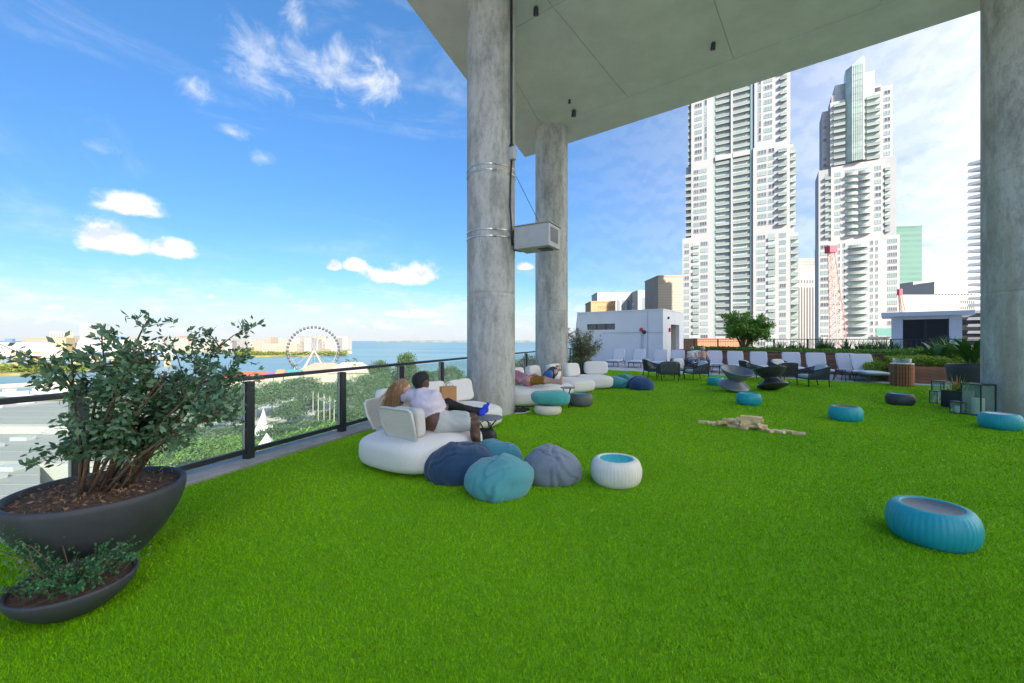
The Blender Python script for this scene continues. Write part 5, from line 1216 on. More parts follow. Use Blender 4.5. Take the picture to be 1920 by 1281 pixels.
# wooden tumbling-tower blocks lying where they fell
blk = mat('block_pine', (0.70, 0.44, 0.20), 0.7, col2=(0.88, 0.70, 0.44), vs=7, stretch=(1, 6, 6), rnd=0.14)
def blocks():
    rr = random.Random(5); mb = MB(); mb.box((0, 0, 0), (0.20, 0.068, 0.046)); first = None
    spots = []
    L0, L1_ = GP(1318, 7.86), GP(1493, 6.95)
    for i in range(12): spots.append((i / 11 + rr.uniform(-.02, .02), rr.uniform(-.07, .07), 0, rr.uniform(-.9, .9)))
    for i in range(9): spots.append((0.22 + 0.42 * i / 8, rr.uniform(-.05, .08), 1, rr.uniform(-1.2, 1.2)))
    for i in range(7): spots.append((0.30 + 0.30 * i / 6, rr.uniform(-.03, .06), 2, rr.uniform(-.9, .9)))
    for i in range(5): spots.append((0.46 + 0.15 * i / 4, rr.uniform(-.02, .04), 3, rr.uniform(-.25, .25)))
    for i in range(3): spots.append((0.50 + 0.10 * i / 2, rr.uniform(-.02, .02), 4, rr.uniform(-.2, .2)))
    d = (L1_ - L0); perp = Vector((-d.y, d.x, 0)).normalized(); a0 = math.atan2(d.y, d.x)
    lb = ('pine block lying flat on the turf in the fallen row', 'pine block in the second layer of the fallen pile', 'pine block in the third layer of the fallen pile', 'pine block near the top of the fallen pile', 'pine block on top of the fallen pile')
    for k, (s, o, lay, a) in enumerate(spots):
        p = L0 + d * s + perp * o + Vector((0, 0, 0.026 + lay * 0.047))
        if first is None: first = mb.build('wooden_block', blk, bevel=0.003); q = first
        else: q = dup(first)
        q.location = p; q.rotation_euler = (rr.uniform(-.06, .06) if lay else 0, rr.uniform(-.05, .05) if lay else 0, a0 + a)
        tag(q, lb[lay] + (' at its far left end' if s < 0.05 else ' at its far right end' if s > 0.97 else ''), 'block', 'fallen game blocks')
blocks()

# spinning-top chairs
def spun(p, rz, tilt, label, m_):
    t = thing('spinning_chair', label, 'chair', p, rz, 'spinning top chairs'); e = bpy.data.objects.new('x', None); bpy.data.objects.remove(e)
    prof = [(0.001, 0.0), (0.10, 0.006), (0.30, 0.06), (0.42, 0.115), (0.445, 0.145), (0.43, 0.175), (0.37, 0.225), (0.29, 0.275), (0.225, 0.32), (0.205, 0.35), (0.22, 0.385), (0.29, 0.45), (0.385, 0.55), (0.445, 0.645), (0.455, 0.665), (0.44, 0.672), (0.425, 0.655)]
    ins = [(0.425, 0.655), (0.37, 0.565), (0.28, 0.475), (0.16, 0.42), (0.06, 0.405), (0.001, 0.402)]
    M = Matrix.Rotation(tilt, 3, 'X'); 
    zs = min((M @ Vector((r * math.cos(a), r * math.sin(a), z))).z for r, z in prof for a in [k * math.pi / 24 for k in range(48)])
    rf = lambda j, n, r, z: 1 + 0.0035 * math.cos(j * 0.0)
    mb = MB(); mb.lathe(prof, 64, (0, 0, -zs), 0, M); mb.build('shell', m_, t, smooth=True)
    mb = MB(); mb.lathe(ins, 64, (0, 0, -zs), 0, M); mb.build('seat_bowl', m_, t, smooth=True)
    for q in (6, 8, 10, 12):
        r, z = prof[q]; mb = MB(); mb.tube([M @ Vector(((r + .002) * math.cos(2 * math.pi * i / 64), (r + .002) * math.sin(2 * math.pi * i / 64), z)) + Vector((0, 0, -zs)) for i in range(65)], 0.004, 5, cap=False); mb.build('turned_ring', m_, t, smooth=True)
spun(GP(1374, 12.75), 0.15, 0.30, 'grey spinning top chair tipped towards the camera', mat('spun_grey', (0.15, 0.17, 0.20), 0.35, var=.05, vs=5))
spun(GP(1451, 12.9), 0.1, -0.28, 'black spinning top chair tipped away from the camera', mat('spun_black', (0.03, 0.034, 0.04), 0.38, var=.05, vs=5))

# armchairs with rope sides and grey cushions
ropem = mat('rope_dark', (0.045, 0.055, 0.062), 0.8, var=.15, vs=30); F_seat = fabric('seat_grey', (0.44, 0.45, 0.47)); F_lite = fabric('cushion_light', (0.62, 0.62, 0.60))
def arm_chair():
    t = thing('rope_armchair', 'x', 'armchair', group='dark rope armchairs by the loungers')
    # faces -y
    for sx in (-1, 1):
        mb = MB(); mb.tube([(sx * .33, -.30, 0), (sx * .35, -.31, .30), (sx * .355, -.31, .50)], [.013, .018, .016], 8); mb.build('leg', M_dark, t, smooth=True)
        mb = MB(); mb.tube([(sx * .30, .36, 0), (sx * .34, .32, .30), (sx * .345, .34, .52)], [.013, .018, .016], 8); mb.build('leg', M_dark, t, smooth=True)
        mb = MB(); mb.tube([(sx * .355, -.31, .50), (sx * .37, -.05, .57), (sx * .36, .22, .64), (sx * .32, .37, .71)], .017, 8); ar = mb.build('armrest', M_dark, t, smooth=True)
        for i in range(22):
            s = i / 21; a = Vector((sx * .352, -.30 + .62 * s, .27)); b = Vector((sx * (.355 + .015 * math.sin(math.pi * s)), -.30 + .64 * s, .50 + .17 * s)); mb = MB(); mb.tube([a, b], .012, 4); mb.build('rope', ropem, ar)
    mb = MB(); mb.tube([(-.32, .37, .71), (-.2, .41, .74), (0, .42, .745), (.2, .41, .74), (.32, .37, .71)], .017, 8); bk = mb.build('back_rail', M_dark, t, smooth=True)
    for i in range(22):
        x = -.32 + .64 * i / 21; mb = MB(); mb.tube([(x * .98, .32, .27), (x, .39 + .03 * (1 - (x / .32) ** 2), .73)], .010, 4); mb.build('rope', ropem, bk)
    mb = MB(); mb.b2((-.345, -.31, .25), (.345, .33, .285)); mb.build('seat_frame', M_dark, t, bevel=.01)
    mb = MB(); mb.sq((0, -.01, .345), (.325, .315, .065), .4, .35, 36, 12); mb.build('seat_cushion', F_seat, t, smooth=True)
    M = Matrix.Rotation(-.22, 3, 'X'); mb = MB(); mb.sq((0, .27, .56), (.28, .075, .2), .5, .45, 32, 14, 0, M); mb.build('back_cushion', F_lite, t, smooth=True)
    return t
ch = arm_chair(); first = True
HP = math.pi / 2
for (px, Y, rz, lb) in ((1226, 17.6, HP, 'rope armchair facing right with a pale back cushion, leftmost of the group'), (1252, 16.2, math.pi - .1, 'rope armchair with its back to the camera, left of the seated people'),
                        (1305, 16.4, -HP + .1, 'rope armchair facing left just below the seated people'), (1279, 18.2, .25, 'rope armchair facing the camera between the left armchairs'), (1411, 16.5, HP - .1, 'rope armchair facing right behind the grey spinning chair'),
                        (1466, 15.4, math.pi + .1, 'rope armchair with its back turned behind the black spinning chair'), (1467, 17.4, 0.1, 'rope armchair facing the camera behind the black spinning chair'), (1523, 14.15, -HP - .1, 'rope armchair facing left, alone on the right of the spinning chairs')):
    o = ch if first else dup(ch); first = False
    o.location = GP(px, Y); o.rotation_euler = (0, 0, rz); o['label'] = lb
# sun loungers, feet towards the turf
F_sling = mat('sling_grey', (0.56, 0.58, 0.63), 0.85, var=.03, vs=50); M_lfr = mat('lounger_frame', (0.10, 0.105, 0.11), 0.5)
def lounger():
    t = thing('sun_lounger', 'x', 'lounger', group='grey sun loungers in front of the planter')
    # feet end at -y, head at +y
    mb = MB(); mb.sq((0, -.28, .36), (.36, .72, .05), .35, .2, 32, 10); mb.build('seat_pad', F_sling, t, smooth=True)
    M = Matrix.Rotation(1.02, 3, 'X'); mb = MB(); mb.sq((0, .66, .66), (.36, .42, .04), .35, .2, 32, 10, 0, M); mb.build('backrest', F_sling, t, smooth=True)
    for sx in (-1, 1):
        mb = MB(); mb.bar((sx * .34, -.98, .30), (sx * .34, .9, .30), .035, .045); mb.build('side_rail', M_lfr, t)
        mb = MB(); mb.bar((sx * .34, .42, .32), (sx * .34, .88, 1.0), .03, .03); mb.build('back_bar', M_lfr, t)
        for y in (-.85, .75): mb = MB(); mb.bar((sx * .34, y, .28), (sx * .34, y + (.03 if y > 0 else -.03), 0), .035, .035); mb.build('leg', M_lfr, t)
    for y in (-.97, .89): mb = MB(); mb.bar((-.322, y, .30), (.322, y, .30), .035, .04); mb.build('cross_bar', M_lfr, t)
    return t
lg = lounger(); first = True; la = -0.45
for (px, Y, lb) in ((1155, 25.0, 'sun lounger at the far left against the white wall'), (1195, 24.3, 'second sun lounger along the white wall'), (1236, 23.0, 'sun lounger behind the leftmost armchair'), (1270, 22.2, 'sun lounger just left of the seated people'), (1341, 21.0, 'sun lounger just right of the seated people'),
                    (1381, 20.0, 'sun lounger behind the grey spinning chair'), (1424, 19.3, 'sun lounger between the two spinning chairs'), (1488, 18.4, 'sun lounger behind the armchairs on the right'), (1536, 17.5, 'sun lounger behind the lone left facing armchair'), (1598, 16.9, 'sun lounger left of the last one on the right'), (1629, 16.0, 'last sun lounger on the right beside the slatted bin')):
    o = lg if first else dup(lg); first = False
    o.location = GP(px, Y); o.location.z = -0.012; o.rotation_euler = (0, 0, la + R.uniform(-.06, .06)); o['label'] = lb
lx = dup(lg, label='sun lounger the two people in the background sit on'); lx.location = GP(1306, 21.6); lx.location.z = -.012; lx.rotation_euler = (0, 0, la)
def lowtable(p, label):
    t = thing('low_table', label, 'table', p, 0.3); mb = MB(); mb.b2((-.24, -.24, .44), (.24, .24, .46)); mb.build('table_top', MATS['table_grey'], t)
    for sx in (-1, 1):
        for sy in (-1, 1): mb = MB(); mb.bar((sx * .24, sy * .24, 0), (sx * .17, sy * .17, .44), .022, .022); mb.build('leg', M_dark, t)
lowtable(GP(1582, 16.0) + Vector((0, 0, -.012)), 'small low table between the loungers on the right')
lowtable(GP(1349, 19.2) + Vector((0, 0, -.012)), 'small low table beside the seated people in the background')

# slatted bin, lanterns, pots
def slat_bin(p):
    t = thing('slatted_bin', 'round bin clad in upright wooden slats with a glass top', 'bin', p); r, h = .30, .74
    mb = MB(); mb.lathe([(.001, 0), (r - .03, 0), (r - .03, h), (.001, h)], 32); mb.build('core', mat('bin_core', (.03, .03, .03), .6), t)
    first = None; n = 26
    for i in range(n):
        a = 2 * math.pi * i / n; loc = (r * math.cos(a), r * math.sin(a), h / 2 + .01)
        if first is None: mb = MB(); mb.box((0, 0, 0), (.024, .056, h - .02)); first = mb.build('slat', wood_pale, t, bevel=.004); first.location = loc
        else: dup(first, loc=loc, rz=a, parent=t)
    mb = MB(); mb.lathe([(.001, h + .012), (r + .02, h + .012), (r + .02, h + .035), (.001, h + .035)], 36); mb.build('lid_plate', mat('steel', (0.6, 0.6, 0.6), 0.3, metal=1.0), t)
    mb = MB(); mb.lathe([(r * .8, h + .036), (r * .8, h + .2), (r * .78, h + .2), (r * .78, h + .036)], 36); mb.build('glass_guard', M_glass, t, smooth=True)
slat_bin(GP(1691.5, 14.25))
def lantern(p, w, h, label, rz=0.2, cand=0.4):
    t = thing('candle_lantern', label, 'lantern', p, rz, 'black framed candle lanterns'); b = .014 if w < .25 else .02
    mb = MB(); mb.b2((-w / 2, -w / 2, .005), (w / 2, w / 2, .025)); mb.build('base', M_dark, t); mb = MB(); mb.b2((-w / 2, -w / 2, h - .02), (w / 2, w / 2, h)); mb.build('top', M_dark, t)
    for sx in (-1, 1):
        for sy in (-1, 1): mb = MB(); mb.b2((sx * (w / 2 - b / 2) - b / 2, sy * (w / 2 - b / 2) - b / 2, .0255), (sx * (w / 2 - b / 2) + b / 2, sy * (w / 2 - b / 2) + b / 2, h - .0205)); mb.build('post', M_dark, t)
    for k in range(4):
        mb = MB(); mb.box((0, -w / 2 + b / 2, h / 2), (w - 2 * b - .002, .003, h - .05)); o = mb.build('glass_pane', M_glass, t); o.rotation_euler = (0, 0, k * HP)
    mb = MB(); r = w * .27; mb.lathe([(.001, .026), (r, .026), (r, .026 + h * cand), (r * .85, .03 + h * cand), (.001, .022 + h * cand)], 24); c = mb.build('candle', mat('wax', (.78, .74, .64), .5), t, smooth=False)
    mb = MB(); mb.tube([(0, 0, .02 + h * cand), (.002, 0, .045 + h * cand)], .002, 4); mb.build('wick', M_dark, c)
lantern(GP(1834, 8.75), .36, .66, 'tallest black lantern with a thick candle against the right column', .1, .5)
lantern(GP(1796, 8.95), .19, .26, 'smallest black lantern in front of the bromeliad box', .3, .5)
lantern(GP(1755, 10.35), .17, .32, 'narrow black lantern at the left end of the lantern group', .2, .45)
lantern(GP(1767, 11.0), .30, .50, 'wide black lantern behind the narrow one', .15, .4)
def pot(p, r0, r1, h, label, m_, name='plant_pot', lip=.03, sl=.04):
    t = thing(name, label, 'planter', p); N = 14; prof = [(.001, 0)]
    for i in range(N + 1): s = i / N; prof.append((r0 + (r1 - r0) * math.sin(s * math.pi / 2) ** .9, h * s))
    prof += [(r1 - lip * .3, h + .008), (r1 - lip, h), (r1 - lip - .004, h - sl - .02)]
    mb = MB(); mb.lathe(prof, 72); mb.build('bowl', m_, t, smooth=True); rs = r1 - lip - .003
    return t, rs
potm = mat('pot_charcoal', (.045, .05, .058), .6, var=.15, vs=6, bump=.08, bs=40)

# ------------------------------------------------------------------ heater box strapped to the column
def column_box():
    gm = mat('box_grey', (.42, .42, .43), .5, var=.05, vs=6); gd = mat('box_edge', (.30, .30, .31), .5)
    c = Vector((0.53, 8.78, 3.70)); t = thing('wall_unit', 'grey metal equipment box hung from the side of the strapped column', 'equipment box', c, math.radians(-30))
    w, d, h = .80, .56, .46
    mb = MB(); mb.b2((-w / 2, -d / 2, -h / 2), (w / 2, d / 2, h / 2)); mb.build('casing', gm, t, bevel=.012)
    mb = MB(); mb.b2((-w / 2 - .02, -d / 2 - .02, h / 2 + .001), (w / 2 + .02, d / 2 + .02, h / 2 + .022)); mb.build('lid', gd, t)
    mb = MB(); mb.b2((-w / 2 + .04, -d / 2 - .008, -h / 2 + .04), (w / 2 - .04, -d / 2 - .0005, h / 2 - .04)); f = mb.build('front_panel', gm, t, bevel=.003)
    for x in (-.3, .3): mb = MB(); mb.lathe([(.012, 0), (.001, .006)], 10, (x, -d / 2 - .0085, .14), 0, Matrix.Rotation(HP, 3, 'X')); mb.build('bolt', gd, f)
    mb = MB(); mb.b2((w / 2 + .0005, -d / 2 + .08, -h / 2 + .1), (w / 2 + .006, d / 2 - .12, h / 2 - .07)); mb.build('side_window', glz, t)
    mb = MB(); mb.b2((w / 2 - .34, -.1, -h / 2 - .02), (w / 2 - .1, .14, -h / 2 - .0005)); mb.build('bottom_vent', M_dark, t)
    for z in (-.19, .19): mb = MB(); mb.bar((-w / 2 - .13, .04, z), (-w / 2 - .001, .0, z), .3, .03); mb.build('bracket', M_dark, t)
    steel = mat('strap_steel', (.62, .58, .5), .35, metal=.9)
    for z, nm in ((5.20, 'uppermost'), (5.08, 'second'), (3.86, 'third'), (3.72, 'lowest')):
        mb = MB(); r = .5285; mb.lathe([(r, z - .012), (r + .004, z - .012), (r + .004, z + .012), (r, z + .012)], 64, (C1.x, C1.y, 0)); o = mb.build('strap_band', steel, smooth=False); tag(o, nm + ' steel band strapped round the near column', 'strap', 'steel bands on the near column')
        mb = MB(); mb.box((C1.x + .10, C1.y - .527, z), (.09, .03, .035)); b = mb.build('buckle', gd); b.parent = o
    a = math.radians(-38); rx = lambda r: Vector((C1.x + r * math.cos(a), C1.y + r * math.sin(a), 0)); p = rx(.565)
    t2 = thing('conduit_run', 'dark conduit and grey junction box running down the near column', 'conduit')
    mb = MB(); mb.tube([p + Vector((0, 0, CEIL - .02)), p + Vector((0, 0, 5.62))], .026, 10); mb.build('pipe', M_dark, t2, smooth=True)
    mb = MB(); mb.box(p + Vector((.02, 0, 5.47)), (.14, .12, .26), a); jb = mb.build('junction_box', gm, t2, bevel=.01)
    mb = MB(); mb.lathe([(.045, 0), (.045, .06), (.03, .08)], 12, p + Vector((0, 0, 5.602))); mb.build('gland', M_dark, jb)
    mb = MB(); mb.tube([p + Vector((0, 0, 5.33)), p + Vector((-.02, 0, 4.9)), p + Vector((-.03, -.01, 4.4)), p + Vector((0, 0, 3.9)), p + Vector((.02, 0, 3.55))], .02, 8); mb.build('cable', M_dark, t2, smooth=True)
    mb = MB(); mb.tube([p + Vector((.02, 0, 4.98)), p + Vector((.1, 0, 4.99)), c + Vector((.08, 0, .26))], .006, 6); mb.build('stay_wire', M_dark, t2, smooth=True)
column_box()

# ------------------------------------------------------------------ planting
def big_shrub():
    p = Vector((-2.955, 3.0, 0)); t, rs = pot(p, .20, .492, .52, 'large charcoal bowl planter with a leafy shrub at the left', potm, 'bowl_planter', .035, .03)
    mb = MB(); n = 40; vs = []; fs = []
    for i in range(9):
        for j in range(n):
            a = 2 * math.pi * j / n; r = rs * i / 8; vs.append((r * math.cos(a), r * math.sin(a), .485 + .03 * (1 - (i / 8) ** 2) + .012 * noise.noise((r * 9 * math.cos(a), r * 9 * math.sin(a), 1))))
    for i in range(8):
        for j in range(n): fs.append((i * n + j, (i + 1) * n + j, (i + 1) * n + (j + 1) % n, i * n + (j + 1) % n))
    mb.add(vs, fs); so_ = mb.build('soil', soil, t, smooth=True)
    r = np.random.RandomState(2); q = r.normal(0, .22, (900, 3)); q = q[np.hypot(q[:, 0], q[:, 1]) < rs - .02]; q[:, 2] = .505 + r.uniform(-.005, .02, len(q)); V, Fc = leaves_at(q, .035, r, .3, 0.0); V[:, 2] = np.clip(V[:, 2], .49, .54)
    ch_ = npmesh('bark_chips', V, Fc, mat('chips', (.16, .09, .05), .9, col2=(.34, .22, .13), vs=30), t); ch_['kind'] = 'stuff'
    s = thing('leafy_shrub', 'dense dark green shrub with many thin stems in the bowl planter', 'shrub', p + Vector((0, 0, .5)))
    rr = random.Random(12); tips = []; mb = MB(); cc = Vector((.52, .02, .74))
    for k in range(18):
        a = 2 * math.pi * k / 18 + rr.uniform(-.2, .2); b0 = Vector((.16 * math.cos(a) * rr.uniform(.3, 1), .16 * math.sin(a) * rr.uniform(.3, 1), -.02)); spread = rr.uniform(.35, .95)
        e = cc + Vector((math.cos(a) * .66 * spread, math.sin(a) * .52 * spread, rr.uniform(-.22, .44) * (1.1 - .4 * spread)))
        m_ = b0.lerp(e, .5) + Vector((0, 0, .10)); pts = [b0, b0.lerp(m_, .5) + Vector((rr.uniform(-.02, .02), rr.uniform(-.02, .02), .02)), m_, e]; mb.tube(pts, [.013, .011, .008, .004], 6)
        for q_ in range(9):
            s0 = rr.uniform(.35, 1.0); base = pts[1].lerp(pts[2], s0 * 2 - .7) if s0 < .6 else pts[2].lerp(pts[3], (s0 - .6) / .4)
            tip = base + Vector((rr.gauss(0, .12), rr.gauss(0, .12), rr.gauss(.05, .09))); mb.tube([base, base.lerp(tip, .5) + Vector((0, 0, .02)), tip], [.006, .004, .002], 4); tips.append((base, tip))
            for w_ in range(2):
                t2 = tip + Vector((rr.gauss(0, .075), rr.gauss(0, .075), rr.gauss(.025, .055))); mb.tube([base.lerp(tip, .6), t2], [.003, .0015], 3); tips.append((base.lerp(tip, .6), t2))
    mb.build('stems', mat('shrub_bark', (.13, .085, .05), .85, var=.3, vs=20), s, smooth=True)
    r = np.random.RandomState(4); P = []
    for a, b in tips:
        for q_ in range(16): P.append(tuple(a.lerp(b, rr.uniform(.15, 1.05)) + Vector((rr.gauss(0, .02), rr.gauss(0, .02), rr.gauss(0, .02)))))
    P = np.array(P); P = P[P[:, 2] > .20 + .5 * np.abs(np.sin(P[:, 0] * 9)) * .2]; out = P - np.array(cc); out /= (np.linalg.norm(out, axis=1)[:, None] + 1e-6)
    V, Fc = leaves_at(P, .051, r, .5, .3, out); npmesh('foliage', V, Fc, leafmat('shrub_leaves', (.035, .12, .05), (.20, .34, .19), .36, .25), s)
big_shrub()
def small_bowl():
    p = Vector((-2.575, 2.46, 0)); t, rs = pot(p, .13, .285, .17, 'small low charcoal bowl planter in front of the large bowl', potm, 'bowl_planter', .022, .02)
    mb = MB(); mb.lathe([(.001, .158), (rs, .15)], 40); mb.build('soil', soil, t)
    s = thing('ground_cover_plant', 'small leaved ground cover spilling over the low bowl', 'plant', p + Vector((0, 0, .15))); rr = random.Random(3); mb = MB(); P = []
    for k in range(70):
        a = rr.uniform(0, 6.28); r0 = rs * rr.uniform(0, .8); b = Vector((r0 * math.cos(a), r0 * math.sin(a), 0)); a += rr.uniform(-.6, .6); L = rr.uniform(.05, .20)
        e = b + Vector((math.cos(a) * L, math.sin(a) * L, rr.uniform(.02, .14))); m_ = b.lerp(e, .5) + Vector((0, 0, .03)); mb.tube([b, m_, e], [.003, .002, .001], 4)
        for q in range(26): P.append(tuple((b.lerp(m_, q / 13) if q < 13 else m_.lerp(e, (q - 13) / 12)) + Vector((rr.gauss(0, .01), rr.gauss(0, .01), rr.gauss(.004, .008)))))
    for k in range(6):
        a = rr.uniform(2.2, 4.6); b = Vector((.16 * math.cos(a), .12 * math.sin(a), 0)); e = b + Vector((-.25 - .1 * rr.random(), rr.uniform(-.1, .15), rr.uniform(.12, .34))); mb.tube([b, b.lerp(e, .5) + Vector((0, 0, .07)), e], [.004, .003, .0015], 4)
        for q in range(46): P.append(tuple(b.lerp(e, rr.uniform(.3, 1.05)) + Vector((rr.gauss(0, .035), rr.gauss(0, .035), rr.gauss(.05, .03)))))
    mb.build('stems', MATS['shrub_bark'], s); r = np.random.RandomState(8); V, Fc = leaves_at(np.array(P), .021, r, .62, .5); npmesh('foliage', V, Fc, leafmat('cover_leaves', (.02, .12, .04), (.09, .27, .10), .45, .2), s)
small_bowl()

lf_bright = leafmat('bright_leaves', (.07, .19, .015), (.19, .37, .04), .5, .3); lf_hedge = leafmat('hedge_leaves', (.11, .20, .012), (.30, .42, .03), .5, .3); lf_olive = leafmat('olive_leaves', (.10, .13, .06), (.27, .30, .17), .55, .2); lf_blade = leafmat('blade_leaves', (.03, .10, .02), (.09, .21, .04), .45, .25); lf_dark = leafmat('dark_leaves', (.02, .08, .02), (.06, .16, .035), .45, .25)
# small tree in the long planter
def terrace_tree():
    p = PL0.lerp(PL1, .34) + PEY * 1.2 + Vector((0, 0, PH - .09)); t = thing('terrace_tree', 'small bright green tree with several stems in the long planter', 'tree', p); rr = random.Random(9); mb = MB(); tips = []
    for k in range(9):
        a = k * .7 + rr.uniform(-.2, .2); b = Vector((.06 * math.cos(a), .06 * math.sin(a), 0)); m_ = Vector((.4 * math.cos(a), .4 * math.sin(a), .8)); q0 = rr.uniform(.35, 1.05); e = Vector((1.45 * math.cos(a) * q0, 1.3 * math.sin(a) * q0, 2.25 - 1.15 * q0 * q0)); mb.tube([b, m_ * .6, m_, e], [.05, .04, .032, .01], 6)
        for q in range(12):
            s = rr.uniform(.2, 1); c = m_.lerp(e, s); tt = c + Vector((rr.gauss(0, .36), rr.gauss(0, .36), rr.gauss(.08, .26))); mb.tube([c, tt], [.01, .003], 4); tips.append((c, tt))
    mb.build('trunk', bark, t, smooth=True); P = [tuple(a.lerp(b, rr.uniform(.3, 1.1)) + Vector((rr.gauss(0, .09), rr.gauss(0, .09), rr.gauss(0, .07)))) for a, b in tips for _ in range(110)]
    V, Fc = leaves_at(np.array(P), .13, np.random.RandomState(3), .55, .2); npmesh('crown', V, Fc, lf_bright, t)
terrace_tree()
def blade_clump(p, label, n, h, seed, lm, name='blade_plant', w=.03, spread=.5, arch=.5, cat='plant', group=None, broad=False, dry=None):
    t = thing(name, label, cat, p, 0, group); r = random.Random(seed); V, Fs = [], []
    for k in range(n):
        a = r.uniform(0, 6.28); L = h * r.uniform(.6, 1.1); d = Vector((math.cos(a), math.sin(a), 0)); sd_ = Vector((-d.y, d.x, 0)); ln = spread * r.uniform(.2, 1); b = Vector((r.gauss(0, .05), r.gauss(0, .05), 0)); N = 6; o = len(V)
        for i in range(N + 1):
            s = i / N; c = b + d * (L * ln * s + L * arch * .35 * s * s) + Vector((0, 0, L * (s * math.sqrt(max(.05, 1 - ln * ln)) - arch * .4 * s ** 3)))
            ww = w * ((math.sin(math.pi * min(1, max(0, (s - .25) / .75))) + .12) if broad else (1 - s * .93)) * r.uniform(.9, 1.1)
            V += [tuple(c - sd_ * ww / 2), tuple(c + sd_ * ww / 2 + Vector((0, 0, ww * .15)))]
        for i in range(N): Fs.append((o + 2 * i, o + 2 * i + 1, o + 2 * i + 3, o + 2 * i + 2))
    npmesh('leaves', np.array(V), np.array(Fs), lm, t); return t
GG = 'grassy plants along the fence'
rr_ = random.Random(44)
for k in range(17):
    s = .50 + .50 * k / 16; p = PL0.lerp(PL1, s) + PEY * rr_.uniform(1.2, 2.6) + Vector((0, 0, PH - .09)); blade_clump(p, ('first second third fourth fifth sixth seventh eighth ninth tenth eleventh twelfth thirteenth fourteenth fifteenth sixteenth last'.split())[k] + ' strappy green plant from the left along the black fence', 46, rr_.uniform(.6, .95), 100 + k, lf_blade, 'strappy_plant', .045, .45, .5, group=GG)
for k in range(9):
    s = .68 + .05 * k; p = PL0 + (PL1 - PL0) * s * 1.02 + PEY * rr_.uniform(.4, 2.8) + PEX * (.6 if k > 6 else 0) + Vector((0, 0, PH - .09)); blade_clump(p, ('first second third fourth fifth sixth seventh eighth last'.split())[k] + ' broad strappy plant from the left before the louvred plant room', 40, rr_.uniform(.75, 1.15), 200 + k, lf_dark, 'strappy_plant', .06, .5, .5, group='strappy plants before the plant room')
def hedge(label, a, b, wid, z, h, n, size, lm, seed, name='hedge'):
    r = np.random.RandomState(seed); s = r.uniform(0, 1, n); d = (b - a); per = Vector((-d.y, d.x, 0)).normalized(); q = r.uniform(-.5, .5, n); top = h * (.72 + .35 * np.array([noise.noise((x * 9, seed, 0)) for x in s])); zz = z + top * (r.uniform(0, 1, n) ** .5) * (1 - 1.2 * np.abs(q) ** 3)
    P = np.column_stack((a.x + d.x * s + per.x * q * wid, a.y + d.y * s + per.y * q * wid, zz)); V, Fc = leaves_at(P, size, r, .6, .5); return tag(npmesh(name, V, Fc, lm), label, 'hedge', kind='stuff')
hedge('low green ground cover along the long planter', PL0 + PEY * .55 + PEX * .3, PL1 + PEY * .55, .9, PH - .1, .34, 5200, .085, lf_bright, 5)
hedge('ground cover under the fence', PL0 + PEY * 1.9 + PEX * .3, PL1 + PEY * 1.9, 1.8, PH - .1, .30, 4200, .1, lf_bright, 15)
NPc = PR0 + NEY * .75
hedge('clipped yellow green hedge in the boarded planter', NPc + NEX * .05, NPc + NEX * 3.5, 1.5, NH - .05, .50, 8500, .075, lf_hedge, 6)
hedge('yellow green hedge behind the slatted bin', PR0 - NEX * .35 + NEY * .1, PR0 - NEX * .35 + NEY * 2.5, .7, 0, .95, 4200, .075, lf_hedge, 7)
hedge('taller green shrubs behind the boarded planter', NPc + NEX * .2 + NEY * 1.5, NPc + NEX * 3.6 + NEY * 1.5, 1.2, NH - .05, .85, 4200, .1, lf_bright, 8)
for k in range(3): blade_clump(NPc + NEX * (1.6 + .75 * k) + NEY * 1.0 + Vector((0, 0, NH - .05)), 'broad leaved tropical plant at the back of the boarded planter', 22, 1.25, 300 + k, lf_blade, 'tropical_plant', .13, .5, .7, group='tropical plants by the right column', broad=True)
# big pot with palm-like leaves, bromeliad box
bp_ = GP(1822, 11.4); t, rs = pot(bp_, .34, .50, .90, 'tall dark round pot with palm leaves beside the right column', mat('pot_blue_black', (.03, .036, .05), .55, var=.1, vs=6), 'round_pot', .04, .06)
mb = MB(); mb.lathe([(.001, .84), (rs, .83)], 40); mb.build('soil', soil, t)
blade_clump(bp_ + Vector((0, 0, .83)), 'arching palm leaves in the tall dark pot', 34, 1.15, 41, lf_blade, 'potted_palm', .12, .6, .7, broad=True)
def box_planter():
    p = GP(1796, 9.7); t = thing('box_planter', 'small dark square planter between the lanterns', 'planter', p, .2); w, h = .40, .40; mb = MB()
    for sx, sy, lx_, ly in ((0, -1, w, .03), (0, 1, w, .03)): mb.box((0, sy * (w / 2 - .015), h / 2), (w, .03, h))
    for sx in (-1, 1): mb.box((sx * (w / 2 - .015), 0, h / 2), (.03, w - .062, h))
    mb.b2((-w / 2 + .031, -w / 2 + .031, 0), (w / 2 - .031, w / 2 - .031, h - .06)); mb.build('box', M_dark, t); mb = MB(); mb.b2((-w / 2 + .032, -w / 2 + .032, h - .059), (w / 2 - .032, w / 2 - .032, h - .04)); mb.build('soil', soil, t)
    blade_clump(p + Vector((0, 0, .37)), 'yellow green bromeliad in the small square planter', 26, .36, 51, leafmat('brom_leaves', (.14, .24, .02), (.34, .44, .06), .4, .3), 'bromeliad', .055, .75, .5)
    blade_clump(p + Vector((.02, 0, .40)), 'orange flower spike of the bromeliad', 7, .40, 52, leafmat('brom_flower', (.5, .16, .03), (.55, .35, .12), .5, .2), 'bromeliad_flower', .035, .25, .1)
box_planter()
